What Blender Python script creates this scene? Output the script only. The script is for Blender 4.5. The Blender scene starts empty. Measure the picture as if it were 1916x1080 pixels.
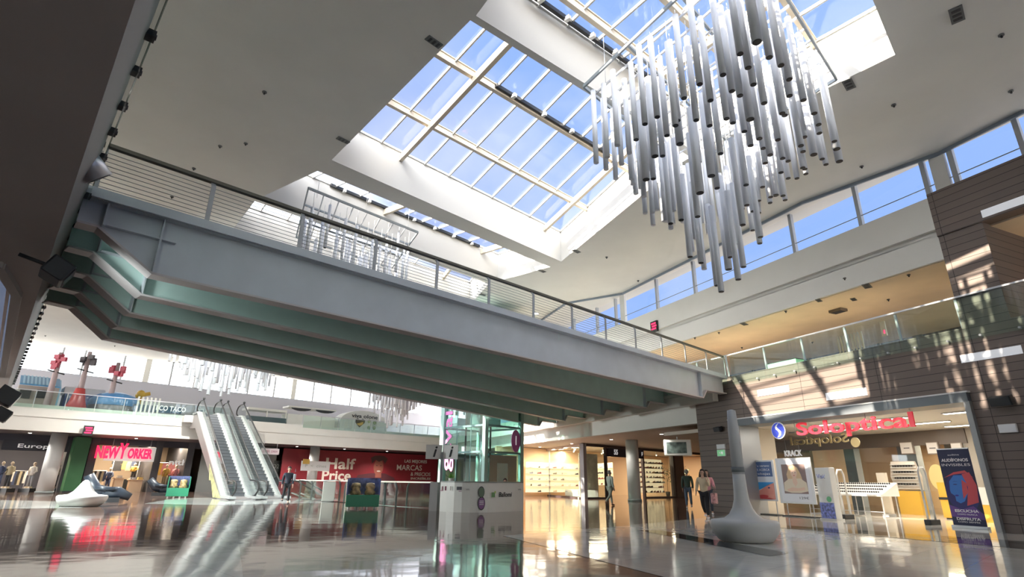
import bpy, bmesh, math, random
from mathutils import Vector, Matrix, geometry
C = bpy.context.scene.collection
sc = bpy.context.scene
rnd = random.Random(7)
PI = math.pi
# ---------------------------------------------------------------- camera
CAM_F = 1036.0
PITCH = math.atan(361/1036.0)
ROLL = math.radians(.72)
CH = 1.1
cd = bpy.data.cameras.new('camera'); cam = bpy.data.objects.new('camera', cd); C.objects.link(cam)
cd.sensor_width = 36; cd.lens = CAM_F/1916*36; cd.clip_end = 500; cd.clip_start = .05
cF = Vector((0, math.cos(PITCH), math.sin(PITCH))); cU0 = Vector((0, -math.sin(PITCH), math.cos(PITCH))); cR0 = Vector((1, 0, 0))
cR = cR0*math.cos(ROLL)+cU0*math.sin(ROLL); cU = cU0*math.cos(ROLL)-cR0*math.sin(ROLL)
cam.matrix_world = Matrix(((cR.x, cU.x, -cF.x, 0), (cR.y, cU.y, -cF.y, 0), (cR.z, cU.z, -cF.z, CH), (0, 0, 0, 1)))
sc.camera = cam
# ---------------------------------------------------------------- view, world, sun
sc.view_settings.view_transform = 'Standard'; sc.view_settings.look = 'None'
sc.view_settings.gamma = 1; sc.view_settings.use_curve_mapping = False
sc.view_settings.exposure = 0.27
sc.cycles.use_denoising = True
sc.cycles.max_bounces = 10; sc.cycles.diffuse_bounces = 6; sc.cycles.glossy_bounces = 4
sc.cycles.transparent_max_bounces = 24; sc.cycles.transmission_bounces = 6
sc.cycles.sample_clamp_indirect = 6; sc.cycles.caustics_reflective = False; sc.cycles.caustics_refractive = False
GLOW = 19.0
w = bpy.data.worlds.new('sky'); sc.world = w; w.use_nodes = True
nt = w.node_tree; nt.nodes.clear()
def nn(nt, t, **k):
    n = nt.nodes.new(t)
    for a, b in k.items(): setattr(n, a, b)
    return n
out = nn(nt, 'ShaderNodeOutputWorld'); bg = nn(nt, 'ShaderNodeBackground'); tc = nn(nt, 'ShaderNodeTexCoord')
# clear blue sky, whitening in the haze low towards the north-west, thin clouds overhead
dot = nn(nt, 'ShaderNodeVectorMath', operation='DOT_PRODUCT'); dot.inputs[1].default_value = Vector((-.80, .60, -.25)).normalized()
rmp = nn(nt, 'ShaderNodeValToRGB'); e = rmp.color_ramp.elements
e[0].position = .30; e[0].color = (.30, .47, .90, 1); e[1].position = .78; e[1].color = (5.0, 5.2, 5.4, 1)
e.new(.55).color = (.43, .53, .86, 1)
noi = nn(nt, 'ShaderNodeTexNoise'); noi.inputs['Scale'].default_value = 2.6; noi.inputs['Detail'].default_value = 6
cr = nn(nt, 'ShaderNodeValToRGB'); cr.color_ramp.elements[0].position = .47; cr.color_ramp.elements[0].color = (0, 0, 0, 1); cr.color_ramp.elements[1].position = .75; cr.color_ramp.elements[1].color = (.7, .7, .7, 1)
mx = nn(nt, 'ShaderNodeMixRGB'); mx.inputs[2].default_value = (.75, .8, .9, 1)
# added unseen glow, low behind the camera, to brighten the hall through its back glazing
d2 = nn(nt, 'ShaderNodeVectorMath', operation='DOT_PRODUCT'); d2.inputs[1].default_value = Vector((-.30, -.88, -.36)).normalized()
r2 = nn(nt, 'ShaderNodeValToRGB'); e2 = r2.color_ramp.elements; e2[0].position = .12; e2[0].color = (0, 0, 0, 1); e2[1].position = .8; e2[1].color = (GLOW, GLOW*.97, GLOW*.92, 1)
ad = nn(nt, 'ShaderNodeMixRGB', blend_type='ADD'); ad.inputs[0].default_value = 1
L = nt.links
L.new(tc.outputs['Generated'], d2.inputs[0]); L.new(d2.outputs['Value'], r2.inputs[0]); L.new(r2.outputs[0], ad.inputs[2])
L.new(tc.outputs['Generated'], dot.inputs[0]); L.new(dot.outputs['Value'], rmp.inputs[0]); L.new(tc.outputs['Generated'], noi.inputs[0])
L.new(noi.outputs[0], cr.inputs[0]); L.new(cr.outputs[0], mx.inputs[0]); L.new(rmp.outputs[0], mx.inputs[1]); L.new(mx.outputs[0], ad.inputs[1]); L.new(ad.outputs[0], bg.inputs[0])
bg.inputs[1].default_value = 1.0; L.new(bg.outputs[0], out.inputs[0])
def light(name, kind, loc, direction, energy, color=(1, 1, 1), **k):
    d = bpy.data.lights.new(name, kind); d.energy = energy; d.color = color
    for a, b in k.items(): setattr(d, a, b)
    o = bpy.data.objects.new(name, d); C.objects.link(o); o.location = loc
    o.rotation_euler = Vector(direction).to_track_quat('-Z', 'Y').to_euler(); return o
SUN_AZ, SUN_EL = math.radians(65), math.radians(33)
light('sun', 'SUN', (-20, -10, 40), (math.sin(SUN_AZ)*math.cos(SUN_EL), math.cos(SUN_AZ)*math.cos(SUN_EL), -math.sin(SUN_EL)), 21.0, (1, .85, .66), angle=.012)
# ---------------------------------------------------------------- geometry helpers (metres, z up, camera stands at the origin)
def A(d): d = math.radians(d); return Vector((math.sin(d), math.cos(d), 0))
UP = Vector((0, 0, 1))
def ray(x, y): return cF+cR*((x-958)/CAM_F)+cU*((540-y)/CAM_F)
def atz(x, y, z=0.0):
    d = ray(x, y); return Vector((0, 0, CH))+d*((z-CH)/d.z)
def onplane(x, y, P, D):
    d = ray(x, y); n = Vector((D.y, -D.x, 0)); t = n.dot(Vector((P[0], P[1], 0)))/n.dot(d); return Vector((0, 0, CH))+d*t
# right-hand facade line
RP = Vector((12.67, 15.5, 0)); RD = A(-24.35); RO = Vector((RD.y, -RD.x, 0))
def WR(s, off, z): return RP+RD*s+RO*off+UP*z
def WS(x, y, off):      # photo point -> (s, z) on a plane parallel to the facade
    q = onplane(x, y, RP+RO*off, RD); return (q-RP).dot(RD), q.z
B44 = A(43.8); N46 = A(-46.2)   # roof beam direction and its normal
LD = A(-42.2); LN = Vector((LD.y, -LD.x, 0))
# ---------------------------------------------------------------- materials
MT = {}
def mat(name, col, rough=.5, metal=0, emit=0, ecol=None, spec=.5, noise=0, nscale=4, bump=0, alpha=1):
    if name in MT: return MT[name]
    m = bpy.data.materials.new(name); m.use_nodes = True; nt = m.node_tree; b = nt.nodes['Principled BSDF']
    b.inputs['Base Color'].default_value = (*col, 1); b.inputs['Roughness'].default_value = rough; b.inputs['Metallic'].default_value = metal
    b.inputs['Specular IOR Level'].default_value = spec
    if emit:
        b.inputs['Emission Color'].default_value = (*(ecol or col), 1); b.inputs['Emission Strength'].default_value = emit
    if noise or bump:
        t = nn(nt, 'ShaderNodeTexCoord'); n = nn(nt, 'ShaderNodeTexNoise'); n.inputs['Scale'].default_value = nscale; n.inputs['Detail'].default_value = 5
        nt.links.new(t.outputs['Object'], n.inputs[0])
        if noise:
            r = nn(nt, 'ShaderNodeValToRGB'); r.color_ramp.elements[0].position = .3; r.color_ramp.elements[1].position = .7
            r.color_ramp.elements[0].color = (*[c*(1-noise) for c in col], 1); r.color_ramp.elements[1].color = (*[min(1, c*(1+noise)) for c in col], 1)
            nt.links.new(n.outputs[0], r.inputs[0]); nt.links.new(r.outputs[0], b.inputs['Base Color'])
        if bump:
            bp = nn(nt, 'ShaderNodeBump'); bp.inputs['Strength'].default_value = bump; bp.inputs['Distance'].default_value = .02
            nt.links.new(n.outputs[0], bp.inputs['Height']); nt.links.new(bp.outputs[0], b.inputs['Normal'])
    MT[name] = m; return m
def glass(name, tint=(.95, .98, .97), refl=1.0):
    if name in MT: return MT[name]
    m = bpy.data.materials.new(name); m.use_nodes = True; nt = m.node_tree; nt.nodes.clear()
    o = nn(nt, 'ShaderNodeOutputMaterial'); mix = nn(nt, 'ShaderNodeMixShader'); t = nn(nt, 'ShaderNodeBsdfTransparent'); g = nn(nt, 'ShaderNodeBsdfGlossy')
    f = nn(nt, 'ShaderNodeLayerWeight'); f.inputs[0].default_value = .5; pw = nn(nt, 'ShaderNodeMath', operation='POWER'); pw.inputs[1].default_value = 5; mu = nn(nt, 'ShaderNodeMath', operation='MULTIPLY_ADD'); mu.inputs[1].default_value = .95*min(1, refl); mu.inputs[2].default_value = .045*refl
    t.inputs[0].default_value = (*tint, 1); g.inputs[1].default_value = .02; g.inputs[0].default_value = (1, 1, 1, 1)
    nt.links.new(f.outputs['Facing'], pw.inputs[0]); nt.links.new(pw.outputs[0], mu.inputs[0]); nt.links.new(mu.outputs[0], mix.inputs[0]); nt.links.new(t.outputs[0], mix.inputs[1]); nt.links.new(g.outputs[0], mix.inputs[2]); nt.links.new(mix.outputs[0], o.inputs[0])
    MT[name] = m; return m
white = mat('white_paint', (.74, .73, .69), .6, noise=.02, nscale=1.2)
ceilm = mat('ceiling_paint', (.74, .74, .70), .75, noise=.03, nscale=.8)
curbm = mat('curb_paint', (.53, .525, .50), .6)
steel = mat('painted_steel', (.25, .29, .32), .45, noise=.05, nscale=2)
beamm = mat('bridge_paint', (.50, .54, .585), .42, noise=.06, nscale=1.4)
decku = mat('soffit_paint_and_bounce_tint', (.52, .70, .66), .45, noise=.06, nscale=1.4)
gold = mat('champagne_metal', (.62, .55, .44), .4, .15)
alu = mat('brushed_aluminium', (.55, .57, .60), .35, .6)
dark = mat('black_metal', (.02, .022, .025), .45)
galv = mat('taupe_gallery_paint', (.52, .49, .49), .7, noise=.04, nscale=.8)
skyg = glass('skylight_glass', (.97, .98, 1.0), .5)
paneg = glass('clear_glass', (.93, .97, .95), 1)
balg = glass('balustrade_glass', (.88, .955, .93), 1.3)
tintg = glass('tinted_glass', (.50, .56, .68), 1)
tubem = mat('white_acrylic', (.80, .83, .88), .35)
# ---------------------------------------------------------------- mesh builder
class MB:
    def __init__(s): s.v = []; s.f = []; s.sm = []
    def poly(s, pts, smooth=False):
        i = len(s.v); s.v += [Vector(p) for p in pts]; s.f.append(tuple(range(i, i+len(pts)))); s.sm.append(smooth); return s
    def box(s, o, a, b, c):      # corner and three edge vectors
        o, a, b, c = Vector(o), Vector(a), Vector(b), Vector(c)
        if a.cross(b).dot(c) < 0: a, b = b, a
        i = len(s.v); s.v += [o, o+a, o+a+b, o+b, o+c, o+a+c, o+a+b+c, o+b+c]
        for q in ((0, 3, 2, 1), (4, 5, 6, 7), (0, 1, 5, 4), (1, 2, 6, 5), (2, 3, 7, 6), (3, 0, 4, 7)): s.f.append(tuple(i+k for k in q)); s.sm.append(False)
        return s
    def cbox(s, c, sx, sy, sz, ax=(1, 0, 0), ay=(0, 1, 0), az=(0, 0, 1)):
        ax, ay, az = Vector(ax)*sx, Vector(ay)*sy, Vector(az)*sz
        return s.box(Vector(c)-ax/2-ay/2-az/2, ax, ay, az)
    def bar(s, a, b, w, h, up=UP):   # rectangular bar centred on a-b
        a, b = Vector(a), Vector(b); d = (b-a).normalized(); u = Vector(up); side = d.cross(u)
        if side.length < 1e-4: side = d.cross(Vector((1, 0, 0)))
        side.normalize(); u = side.cross(d).normalized()
        return s.box(a-side*w/2-u*h/2, b-a, side*w, u*h)
    def ext(s, pts, vec):           # extruded polygon
        pts = [Vector(p) for p in pts]; vec = Vector(vec); n = len(pts)
        nrm = Vector((0, 0, 0))
        for k in range(n): nrm += pts[k].cross(pts[(k+1) % n])
        if nrm.dot(vec) > 0: pts = pts[::-1]
        i = len(s.v); s.v += pts+[p+vec for p in pts]
        s.f.append(tuple(range(i, i+n))); s.f.append(tuple(range(i+2*n-1, i+n-1, -1))); s.sm += [False, False]
        for k in range(n):
            j = (k+1) % n; s.f.append((i+j, i+k, i+n+k, i+n+j)); s.sm.append(False)
        return s
    def tube(s, pts, rs, seg=10, cap=True, smooth=True):
        pts = [Vector(p) for p in pts]
        if not hasattr(rs, '__len__'): rs = [rs]*len(pts)
        rings = []; pu = None
        for k, p in enumerate(pts):
            d = (pts[min(k+1, len(pts)-1)]-pts[max(k-1, 0)])
            if d.length < 1e-9: d = UP.copy()
            d.normalize()
            u = d.cross(Vector((0, 0, 1))) if abs(d.z) < .9 else d.cross(Vector((0, 1, 0)))
            if pu is not None:
                u = pu-d*pu.dot(d)
            u.normalize(); pu = u; v = d.cross(u)
            i = len(s.v); rings.append(i)
            for q in range(seg):
                t = 2*PI*q/seg; s.v.append(p+u*math.cos(t)*rs[k]+v*math.sin(t)*rs[k])
        for a, b in zip(rings, rings[1:]):
            for q in range(seg):
                r = (q+1) % seg; s.f.append((a+q, a+r, b+r, b+q)); s.sm.append(smooth)
        if cap:
            s.f.append(tuple(rings[0]+q for q in range(seg-1, -1, -1))); s.f.append(tuple(rings[-1]+q for q in range(seg))); s.sm += [False, False]
        return s
    def lathe(s, c, prof, seg=24, ax=UP, sx=1, sy=1):   # prof: (radius, height)
        return s.tube([Vector(c)+Vector(ax)*h for r, h in prof], [max(r, .0005) for r, h in prof], seg) if sx == 1 == sy else s._l(c, prof, seg, sx, sy)
    def _l(s, c, prof, seg, sx, sy):
        i = len(s.v); s.tube([UP*h for r, h in prof], [max(r, .0005) for r, h in prof], seg)
        for k in range(i, len(s.v)): q = s.v[k]; s.v[k] = Vector((q.x*sx, q.y*sy, q.z))+Vector(c)
        return s
    def ball(s, c, r, seg=12, sx=1, sy=1, sz=1):
        n = max(4, seg//2); c = Vector(c); i = len(s.v)
        for a in range(n+1):
            t = PI*a/n
            for q in range(seg):
                p = 2*PI*q/seg; s.v.append(c+Vector((math.sin(t)*math.cos(p)*r*sx, math.sin(t)*math.sin(p)*r*sy, -math.cos(t)*r*sz)))
        for a in range(n):
            for q in range(seg):
                b = i+a*seg; r2 = (q+1) % seg; s.f.append((b+q, b+r2, b+seg+r2, b+seg+q)); s.sm.append(True)
        return s
    def build(s, name, m, parent=None, loc=None, bevel=0):
        me = bpy.data.meshes.new(name); base = Vector(loc) if loc is not None else Vector((0, 0, 0))
        if parent is not None and loc is None: base = wloc(parent)
        me.from_pydata([tuple(v-base) for v in s.v], [], s.f); me.polygons.foreach_set('use_smooth', s.sm)
        ms = m if isinstance(m, (list, tuple)) else [m]
        for q in ms: me.materials.append(q)
        me.update()
        o = bpy.data.objects.new(name, me); C.objects.link(o)
        if parent is not None: o.parent = parent; o.location = base-wloc(parent)
        else: o.location = base
        if bevel:
            md = o.modifiers.new('bevel', 'BEVEL'); md.width = bevel; md.segments = 2; md.limit_method = 'ANGLE'
        return o
def wloc(o):
    v = Vector(o.location)
    while o.parent: o = o.parent; v = v+Vector(o.location)
    return v
def tag(o, label=None, cat=None, group=None, kind=None):
    if label: o['label'] = label
    if cat: o['category'] = cat
    if group: o['group'] = group
    if kind: o['kind'] = kind
    return o
def thing(name, label, cat, loc=(0, 0, 0), group=None):
    o = bpy.data.objects.new(name, None); C.objects.link(o); o.location = loc; o.empty_display_size = .2; return tag(o, label, cat, group)
def struct(name, mb, m, bevel=0, label=None):
    o = mb.build(name, m, None, None, bevel); tag(o, label, None, None, 'structure'); return o
def sroot(name, loc=(0, 0, 0), label=None):
    o = bpy.data.objects.new(name, None); C.objects.link(o); o.location = loc; return tag(o, label, None, None, 'structure')
def text(name, s, m, center, xdir, ydir, size, depth=.01, parent=None, bold=0, width=None, shear=0, align='CENTER'):
    cu = bpy.data.curves.new(name, 'FONT'); cu.body = s; cu.size = size; cu.extrude = depth; cu.align_x = align; cu.align_y = 'CENTER'; cu.offset = bold; cu.shear = shear
    cu.resolution_u = 3
    t = bpy.data.objects.new('t', cu); C.objects.link(t)
    bpy.context.view_layer.update()
    dg = bpy.context.evaluated_depsgraph_get(); me = bpy.data.meshes.new_from_object(t.evaluated_get(dg)); bpy.data.objects.remove(t)
    x = Vector(xdir).normalized(); y = Vector(ydir).normalized(); z = x.cross(y); k = 1
    if width and len(me.vertices):
        xs = [v.co.x for v in me.vertices]; k = width/(max(xs)-min(xs))
    base = Vector(center); pl = wloc(parent) if parent is not None else Vector((0, 0, 0))
    for v in me.vertices: c = v.co.copy(); v.co = x*(c.x*k)+y*c.y+z*c.z
    me.materials.clear(); me.materials.append(m); me.name = name
    o = bpy.data.objects.new(name, me); C.objects.link(o); o.location = base-pl
    if parent is not None: o.parent = parent
    return o
def dup(root, loc=None, label=None, group=None, parent=None):
    r = root.copy(); C.objects.link(r)
    if loc is not None: r.location = loc
    if label: r['label'] = label
    if group: r['group'] = group
    if parent is not None: r.parent = parent
    for ch in list(root.children):
        dup(ch, parent=r)
    return r
def holed(name, outer, holes, z, m, up=False):
    loops = [[Vector((p[0], p[1], 0)) for p in outer]]+[[Vector((p[0], p[1], 0)) for p in h] for h in holes]
    tris = geometry.tessellate_polygon(loops); pts = [p for l in loops for p in l]
    mb = MB(); mb.v = [Vector((p.x, p.y, z)) for p in pts]
    for t in tris:
        a, b, c = (pts[k] for k in t); cz = (b-a).cross(c-a).z
        mb.f.append(tuple(t) if (cz > 0) == up else tuple(reversed(t))); mb.sm.append(False)
    return mb
# ================================================================ ROOF
ZC, ZG = 11.0, 12.55
def cz(x, y): return atz(x, y, ZC)
def nrm_off(p): return p.dot(N46)
# four roof openings seen in the photo, fanning out like the footbridge; three more beyond it
bay0 = [cz(1675, 103), cz(1302, 286), cz(890, 30)]       # C, right-far, left-far
bay0.append(bay0[2]-N46*4.4+A(140)*.3); bay0.append(bay0[0]+B44*-(bay0[0]-bay0[3]).dot(B44)*1.0-N46*((bay0[0]-bay0[3]).dot(N46)))
bay0 = [bay0[0], bay0[1], bay0[2], bay0[0]+B44*-((bay0[0]-bay0[2]).dot(B44)+1.6)]
bay1 = [cz(1290, 293), cz(1050, 490), cz(620, 300), cz(880, 38)]
bay2 = [cz(1031, 500), cz(931, 527), cz(493, 367), cz(594, 320)]
bay3 = [cz(915, 531), cz(878, 574), cz(428, 439), cz(477, 376)]
def shift(q, d, l=0, r=0):
    a, b = q[1]+N46*.75, q[2]+N46*.75
    return [a, a+N46*d+B44*r, b+N46*d-B44*l, b]
bay4 = shift(bay3, 3.6, 2.2, .4); bay5 = shift(bay4, 5.0, 3.0, -.3); bay6 = shift(bay5, 5.0, 3.0, -3.0)
bays = [bay0, bay1, bay2, bay3, bay4, bay5, bay6]
redge = [WR(-22, .3, 0), cz(1916, 205), cz(1755, 285), cz(1500, 378), cz(1280, 490), cz(1165, 548), cz(1060, 566), cz(992, 612), WR(36, -1.6, 0), WR(56, -1.5, 0)]
farO = atz(50, 641, 11)
FW0, FW1 = farO-B44*14, farO+B44*46
redge[-1] = WR(55, -.4, 0)
backL = Vector((-22, -9, 0)); backR = Vector((20, -9, 0))
outer = [backR, WR(-22, .3, 0)]+redge[1:9]+[WR(50, -.5, 0), FW1, FW0, Vector((-52, 18, 0)), Vector((-24, -9, 0))]
def drop(p): return Vector((p.x, p.y, 0))
outer = [drop(p) for p in outer]
struct('ceiling', holed('c', outer, bays, ZC, ceilm), ceilm)
roofo = [backR+Vector((3, 0, 0)), WR(-22, 1.2, 0), WR(50, 1.2, 0), FW1+N46*.5, FW0+N46*.5, Vector((-52, 18, 0)), Vector((-24, -9, 0))]
struct('ceiling', holed('r', roofo, bays, ZC+.34, ceilm, True), ceilm)
# dark blue-grey lip along the right-hand ceiling edge
lip = mat('ceiling_lip_paint', (.20, .24, .29), .5)
for k in range(1, 8):
    a, b = drop(redge[k])+UP*(ZC+.02), drop(redge[k+1])+UP*(ZC+.02)
    mb = MB(); mb.bar(a, b, .07, .26)
    struct('trim_%d' % k, mb, lip)
# curbs and glazing
def lerp(a, b, t): return a+(b-a)*t
def bayroof(i, q, purl, thick, nr, motors):
    w_ = sroot('window_%d' % (i+1))
    cu = MB(); n = len(q)
    cen = sum(q, Vector())/4
    for k in range(4):
        a, b = q[k], q[(k+1) % 4]; o = (b-a).cross(UP).normalized()
        if o.dot(a-cen) < 0: o = -o
        cu.ext([a+UP*.012, b+UP*.012, b+UP*(ZG-ZC), a+UP*(ZG-ZC)], o*.16)
        lo = MB()
    for v in cu.v: pass
    st = struct('wall_skylight_%d' % (i+1), cu, curbm)
    g = [p+UP*(ZG+.05-ZC) for p in q]     # q = right-near, right-far, left-far, left-near
    pm = MB(); pm.ext(g, UP*.02); pm.build('pane', skyg, w_)
    for t in purl:
        a, b = lerp(g[0], g[1], t), lerp(g[3], g[2], t); m_ = MB(); m_.bar(a-UP*.12, b-UP*.12, .13, .2); m_.bar(a-UP*.01, b-UP*.01, .2, .03); m_.build('purlin', gold, w_)
    for t in nr:
        a, b = lerp(g[3], g[0], t), lerp(g[2], g[1], t); m_ = MB(); m_.bar(a-UP*.05, b-UP*.05, .05, .09); m_.build('rafter', curbm, w_)
    for t in thick:
        a, b = lerp(g[3], g[0], t), lerp(g[2], g[1], t); m_ = MB(); m_.bar(a-UP*.3, b-UP*.3, .13, .26); m_.build('main_rafter', gold, w_)
    e = MB()
    for k in range(4): e.bar(g[k]-UP*.03, g[(k+1) % 4]-UP*.03, .1, .08)
    e.build('edge_frame', curbm, w_)
    for (t0, r0, r1, cnt) in motors:        # opening vents: dark sash rail with white motors, dark-edged sash bars
        a, b = lerp(lerp(g[3], g[2], t0), lerp(g[0], g[1], t0), r0), lerp(lerp(g[3], g[2], t0), lerp(g[0], g[1], t0), r1)
        m_ = MB(); m_.bar(a-UP*.1, b-UP*.1, .1, .12); m_.build('vent_rail', dark, w_)
        for k in range(cnt):
            c = lerp(a, b, (k+.5)/cnt); m_ = MB(); m_.cbox(c-UP*.17-N46*.08, .1, .16, .12, B44, N46); m_.build('vent_motor', white, w_)
    return w_
bayroof(0, bay0, [.30, .64, .90], [.72], [.1, .22, .34, .46, .58, .86], [(.97, .15, .8, 6)])
bayroof(1, bay1, [.36, .72], [.22, .9], [.07, .147, .31, .41, .51, .61, .71, .81], [(.345, .3, .85, 4)])
bayroof(2, bay2, [.55], [.42, .9], [.06, .14, .22, .31, .5, .58, .66, .74, .82], [(.97, .2, .88, 7)])
bayroof(3, bay3, [.3, .7], [.3, .85], [.08, .17, .4, .5, .6, .7], [(.05, .1, .9, 7)])
for i, q in ((4, bay4), (5, bay5), (6, bay6)): bayroof(i, q, [.4, .75], [.3, .7], [.1, .2, .4, .5, .6, .8, .9], [])
# ================================================================ CHANDELIERS
def chandelier(a, c, dvec, nu, nv, label, zprof, seed, tr=.066, tl=2.15, bars=True, cordz=12.5):
    r = random.Random(seed); base = a.copy()
    root = thing('tube_chandelier', label, 'chandelier', base, 'tube chandeliers hanging from the roof')
    u = c-a; v = dvec
    m_ = MB()
    for t in (0, 1): m_.bar(a+v*t, c+v*t, .05, .09); m_.bar(a+u*t, a+u*t+v, .05, .09)
    m_.build('frame', steel if bars else alu, root)
    for k in range(1, nu): m_ = MB(); m_.bar(a+u*(k/nu), a+u*(k/nu)+v, .04, .05); m_.build('crossbar', alu, root)
    for k in (1, 2): m_ = MB(); m_.bar(a+v*(k/3)+UP*.07, a+v*(k/3)+u+UP*.07, .06, .07); m_.build('girder', steel, root)
    for s_, t_ in ((.08, .1), (.92, .1), (.08, .9), (.92, .9), (.5, .1), (.5, .9)):
        p = a+u*s_+v*t_; m_ = MB(); m_.tube([p, Vector((p.x, p.y, cordz))], .008, 5); m_.build('hanging_cable', alu, root)
    T = MB(); T.tube([(0, 0, 0), (0, 0, tl)], tr, 14); t0 = None
    cordm = mat('clear_cord', (.8, .8, .78), .4); K = MB(); K.tube([(0, 0, 0), (0, 0, 1)], .008, 4)
    endm = MB(); endm.tube([(0, 0, -.012), (0, 0, .0)], tr*.86, 14)
    rest = MB(); cnt_ = 0
    for j in range(nv-1, -1, -1):
        for i in range(nu):
            s_, t_ = (i+.25+.5*r.random())/nu, (j+.25+.5*r.random())/nv
            p = a+u*s_+v*t_; zb = zprof(s_, t_)+r.uniform(-.3, .3); top_ = a.z-tl-.15; zb = min(top_, zb)+(top_-min(top_, zb))*r.random()**(2.0 if t_ < .6 else .7)
            k = r.choice((1, 1, 1, 1, 1.0, 1.35)) if tr > .06 else 1
            cnt_ += 1
            if cnt_ > 100:
                rest.tube([(p.x, p.y, zb), (p.x, p.y, zb+tl)], tr, 12); continue
            if t0 is None:
                t0 = T.build('tube', tubem, None, (0, 0, 0)); k0 = K.build('cord', cordm, None, (0, 0, 0)); e0 = endm.build('end_cap', dark, None, (0, 0, 0))
                t1, k1, e1 = t0, k0, e0
            else:
                t1, k1, e1 = t0.copy(), k0.copy(), e0.copy()
                for o in (t1, k1, e1): C.objects.link(o)
            t1.parent = root; t1.location = Vector((p.x, p.y, zb))-base; t1.scale = (k, k, 1)
            k1.parent = t1; k1.location = (0, 0, tl); k1.scale = (1, 1, a.z-zb-tl)
            e1.parent = t1; e1.location = (0, 0, 0)
    if rest.v: tag(rest.build('tube_cluster', tubem, root), None, None, None, 'stuff')
    return root
ZF = 10.85
ca, cb, cc = atz(1092, 162, ZF), atz(1565, 148, ZF), atz(1285, 316, ZF)
def prof1(s, t):
    r = math.hypot(s-.52, t-.48)/.5
    return 4.75+3.6*min(1.15, r)**1.0+.5*max(0, t-.5)
chandelier(ca, cc, cb-cc, 12, 12, 'large chandelier of white hanging tubes in the nearest skylight, top right', prof1, 3)
ca2, cc2 = atz(577, 352, 10.8), atz(782, 435, 10.8)
def prof2(s, t):
    r = math.hypot(s-.5, t-.5)/.5
    return 7.0+1.3*min(1.1, r)
chandelier(ca2, cc2, A(-25)*4.6, 8, 8, 'white tube chandelier seen through the railing above the footbridge', prof2, 5, .055, 1.7)
def farch(x, d, w1, w2, label, seed, zc=5.9):
    az = math.atan2(ray(x, 890).x, ray(x, 890).y); c = Vector((math.sin(az)*d, math.cos(az)*d, 10.6))
    a = c-B44*w1/2-N46*w2/2
    chandelier(a, a+B44*w1, N46*w2, 12, 8, label, lambda s, t: zc+2.0*min(1.1, math.hypot(s-.5, t-.5)/.5), seed, .075, 2.5, False)
farch(392, 37.5, 5.8, 5.2, 'white tube chandelier hanging left of the others, above the escalators', 11, 4.9)
farch(728, 50.0, 3.2, 3.8, 'smallest white tube chandelier far off, left of the glass lift', 12, 4.7)
# ================================================================ FLOOR
def marble(name, c1, c2, scale, rough, spec=.7):
    m = bpy.data.materials.new(name); m.use_nodes = True; nt = m.node_tree; b = nt.nodes['Principled BSDF']; Lk = nt.links
    t = nn(nt, 'ShaderNodeTexCoord'); n = nn(nt, 'ShaderNodeTexNoise'); n.inputs['Scale'].default_value = scale; n.inputs['Detail'].default_value = 8; n.inputs['Distortion'].default_value = .8
    r = nn(nt, 'ShaderNodeValToRGB'); r.color_ramp.elements[0].position = .32; r.color_ramp.elements[1].position = .68
    r.color_ramp.elements[0].color = (*c1, 1); r.color_ramp.elements[1].color = (*c2, 1)
    Lk.new(t.outputs['Object'], n.inputs[0]); Lk.new(n.outputs[0], r.inputs[0])
    br = nn(nt, 'ShaderNodeTexBrick'); mp = nn(nt, 'ShaderNodeMapping'); mp.inputs['Rotation'].default_value = (0, 0, math.radians(46.2))
    Lk.new(t.outputs['Object'], mp.inputs[0]); Lk.new(mp.outputs[0], br.inputs[0])
    br.offset = 0; br.inputs['Scale'].default_value = 1; br.inputs['Brick Width'].default_value = .9; br.inputs['Row Height'].default_value = .9; br.inputs['Mortar Size'].default_value = .004
    br.inputs['Color1'].default_value = (1, 1, 1, 1); br.inputs['Color2'].default_value = (.9, .9, .9, 1); br.inputs['Mortar'].default_value = (.6, .6, .6, 1)
    mu = nn(nt, 'ShaderNodeMixRGB', blend_type='MULTIPLY'); mu.inputs[0].default_value = 1; Lk.new(r.outputs[0], mu.inputs[1]); Lk.new(br.outputs[0], mu.inputs[2]); Lk.new(mu.outputs[0], b.inputs['Base Color'])
    b.inputs['Roughness'].default_value = rough; b.inputs['Specular IOR Level'].default_value = spec; b.inputs['IOR'].default_value = 1.55
    n2 = nn(nt, 'ShaderNodeTexNoise'); n2.inputs['Scale'].default_value = 1.1; n2.inputs['Detail'].default_value = 2; bp = nn(nt, 'ShaderNodeBump'); bp.inputs['Strength'].default_value = .10; bp.inputs['Distance'].default_value = .05
    Lk.new(t.outputs['Object'], n2.inputs[0]); Lk.new(n2.outputs[0], bp.inputs['Height']); Lk.new(bp.outputs[0], b.inputs['Normal'])
    return m
fbrown = marble('polished_brown_stone', (.115, .07, .055), (.21, .14, .115), 1.6, .07)
fcream = marble('polished_cream_stone', (.68, .66, .60), (.78, .76, .69), 1.2, .07, .45)
fpale = marble('polished_pale_green_stone', (.56, .58, .55), (.68, .70, .66), 1.0, .06)
fdark = marble('polished_dark_stone', (.045, .05, .052), (.08, .085, .085), 2.0, .05)
mb = MB(); mb.poly([(-95, -12, 0), (45, -12, 0), (45, 95, 0), (-95, 95, 0)]); struct('floor', mb, fbrown)
def zone(pts, m, z):
    mb = MB(); mb.poly([Vector((p.x, p.y, z)) for p in pts])
    if mb.v and (mb.v[1]-mb.v[0]).cross(mb.v[2]-mb.v[0]).z < 0: mb.f = [tuple(reversed(mb.f[0]))]
    struct('floor', mb, m)
g = lambda x, y: atz(x, y, 0)
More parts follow.
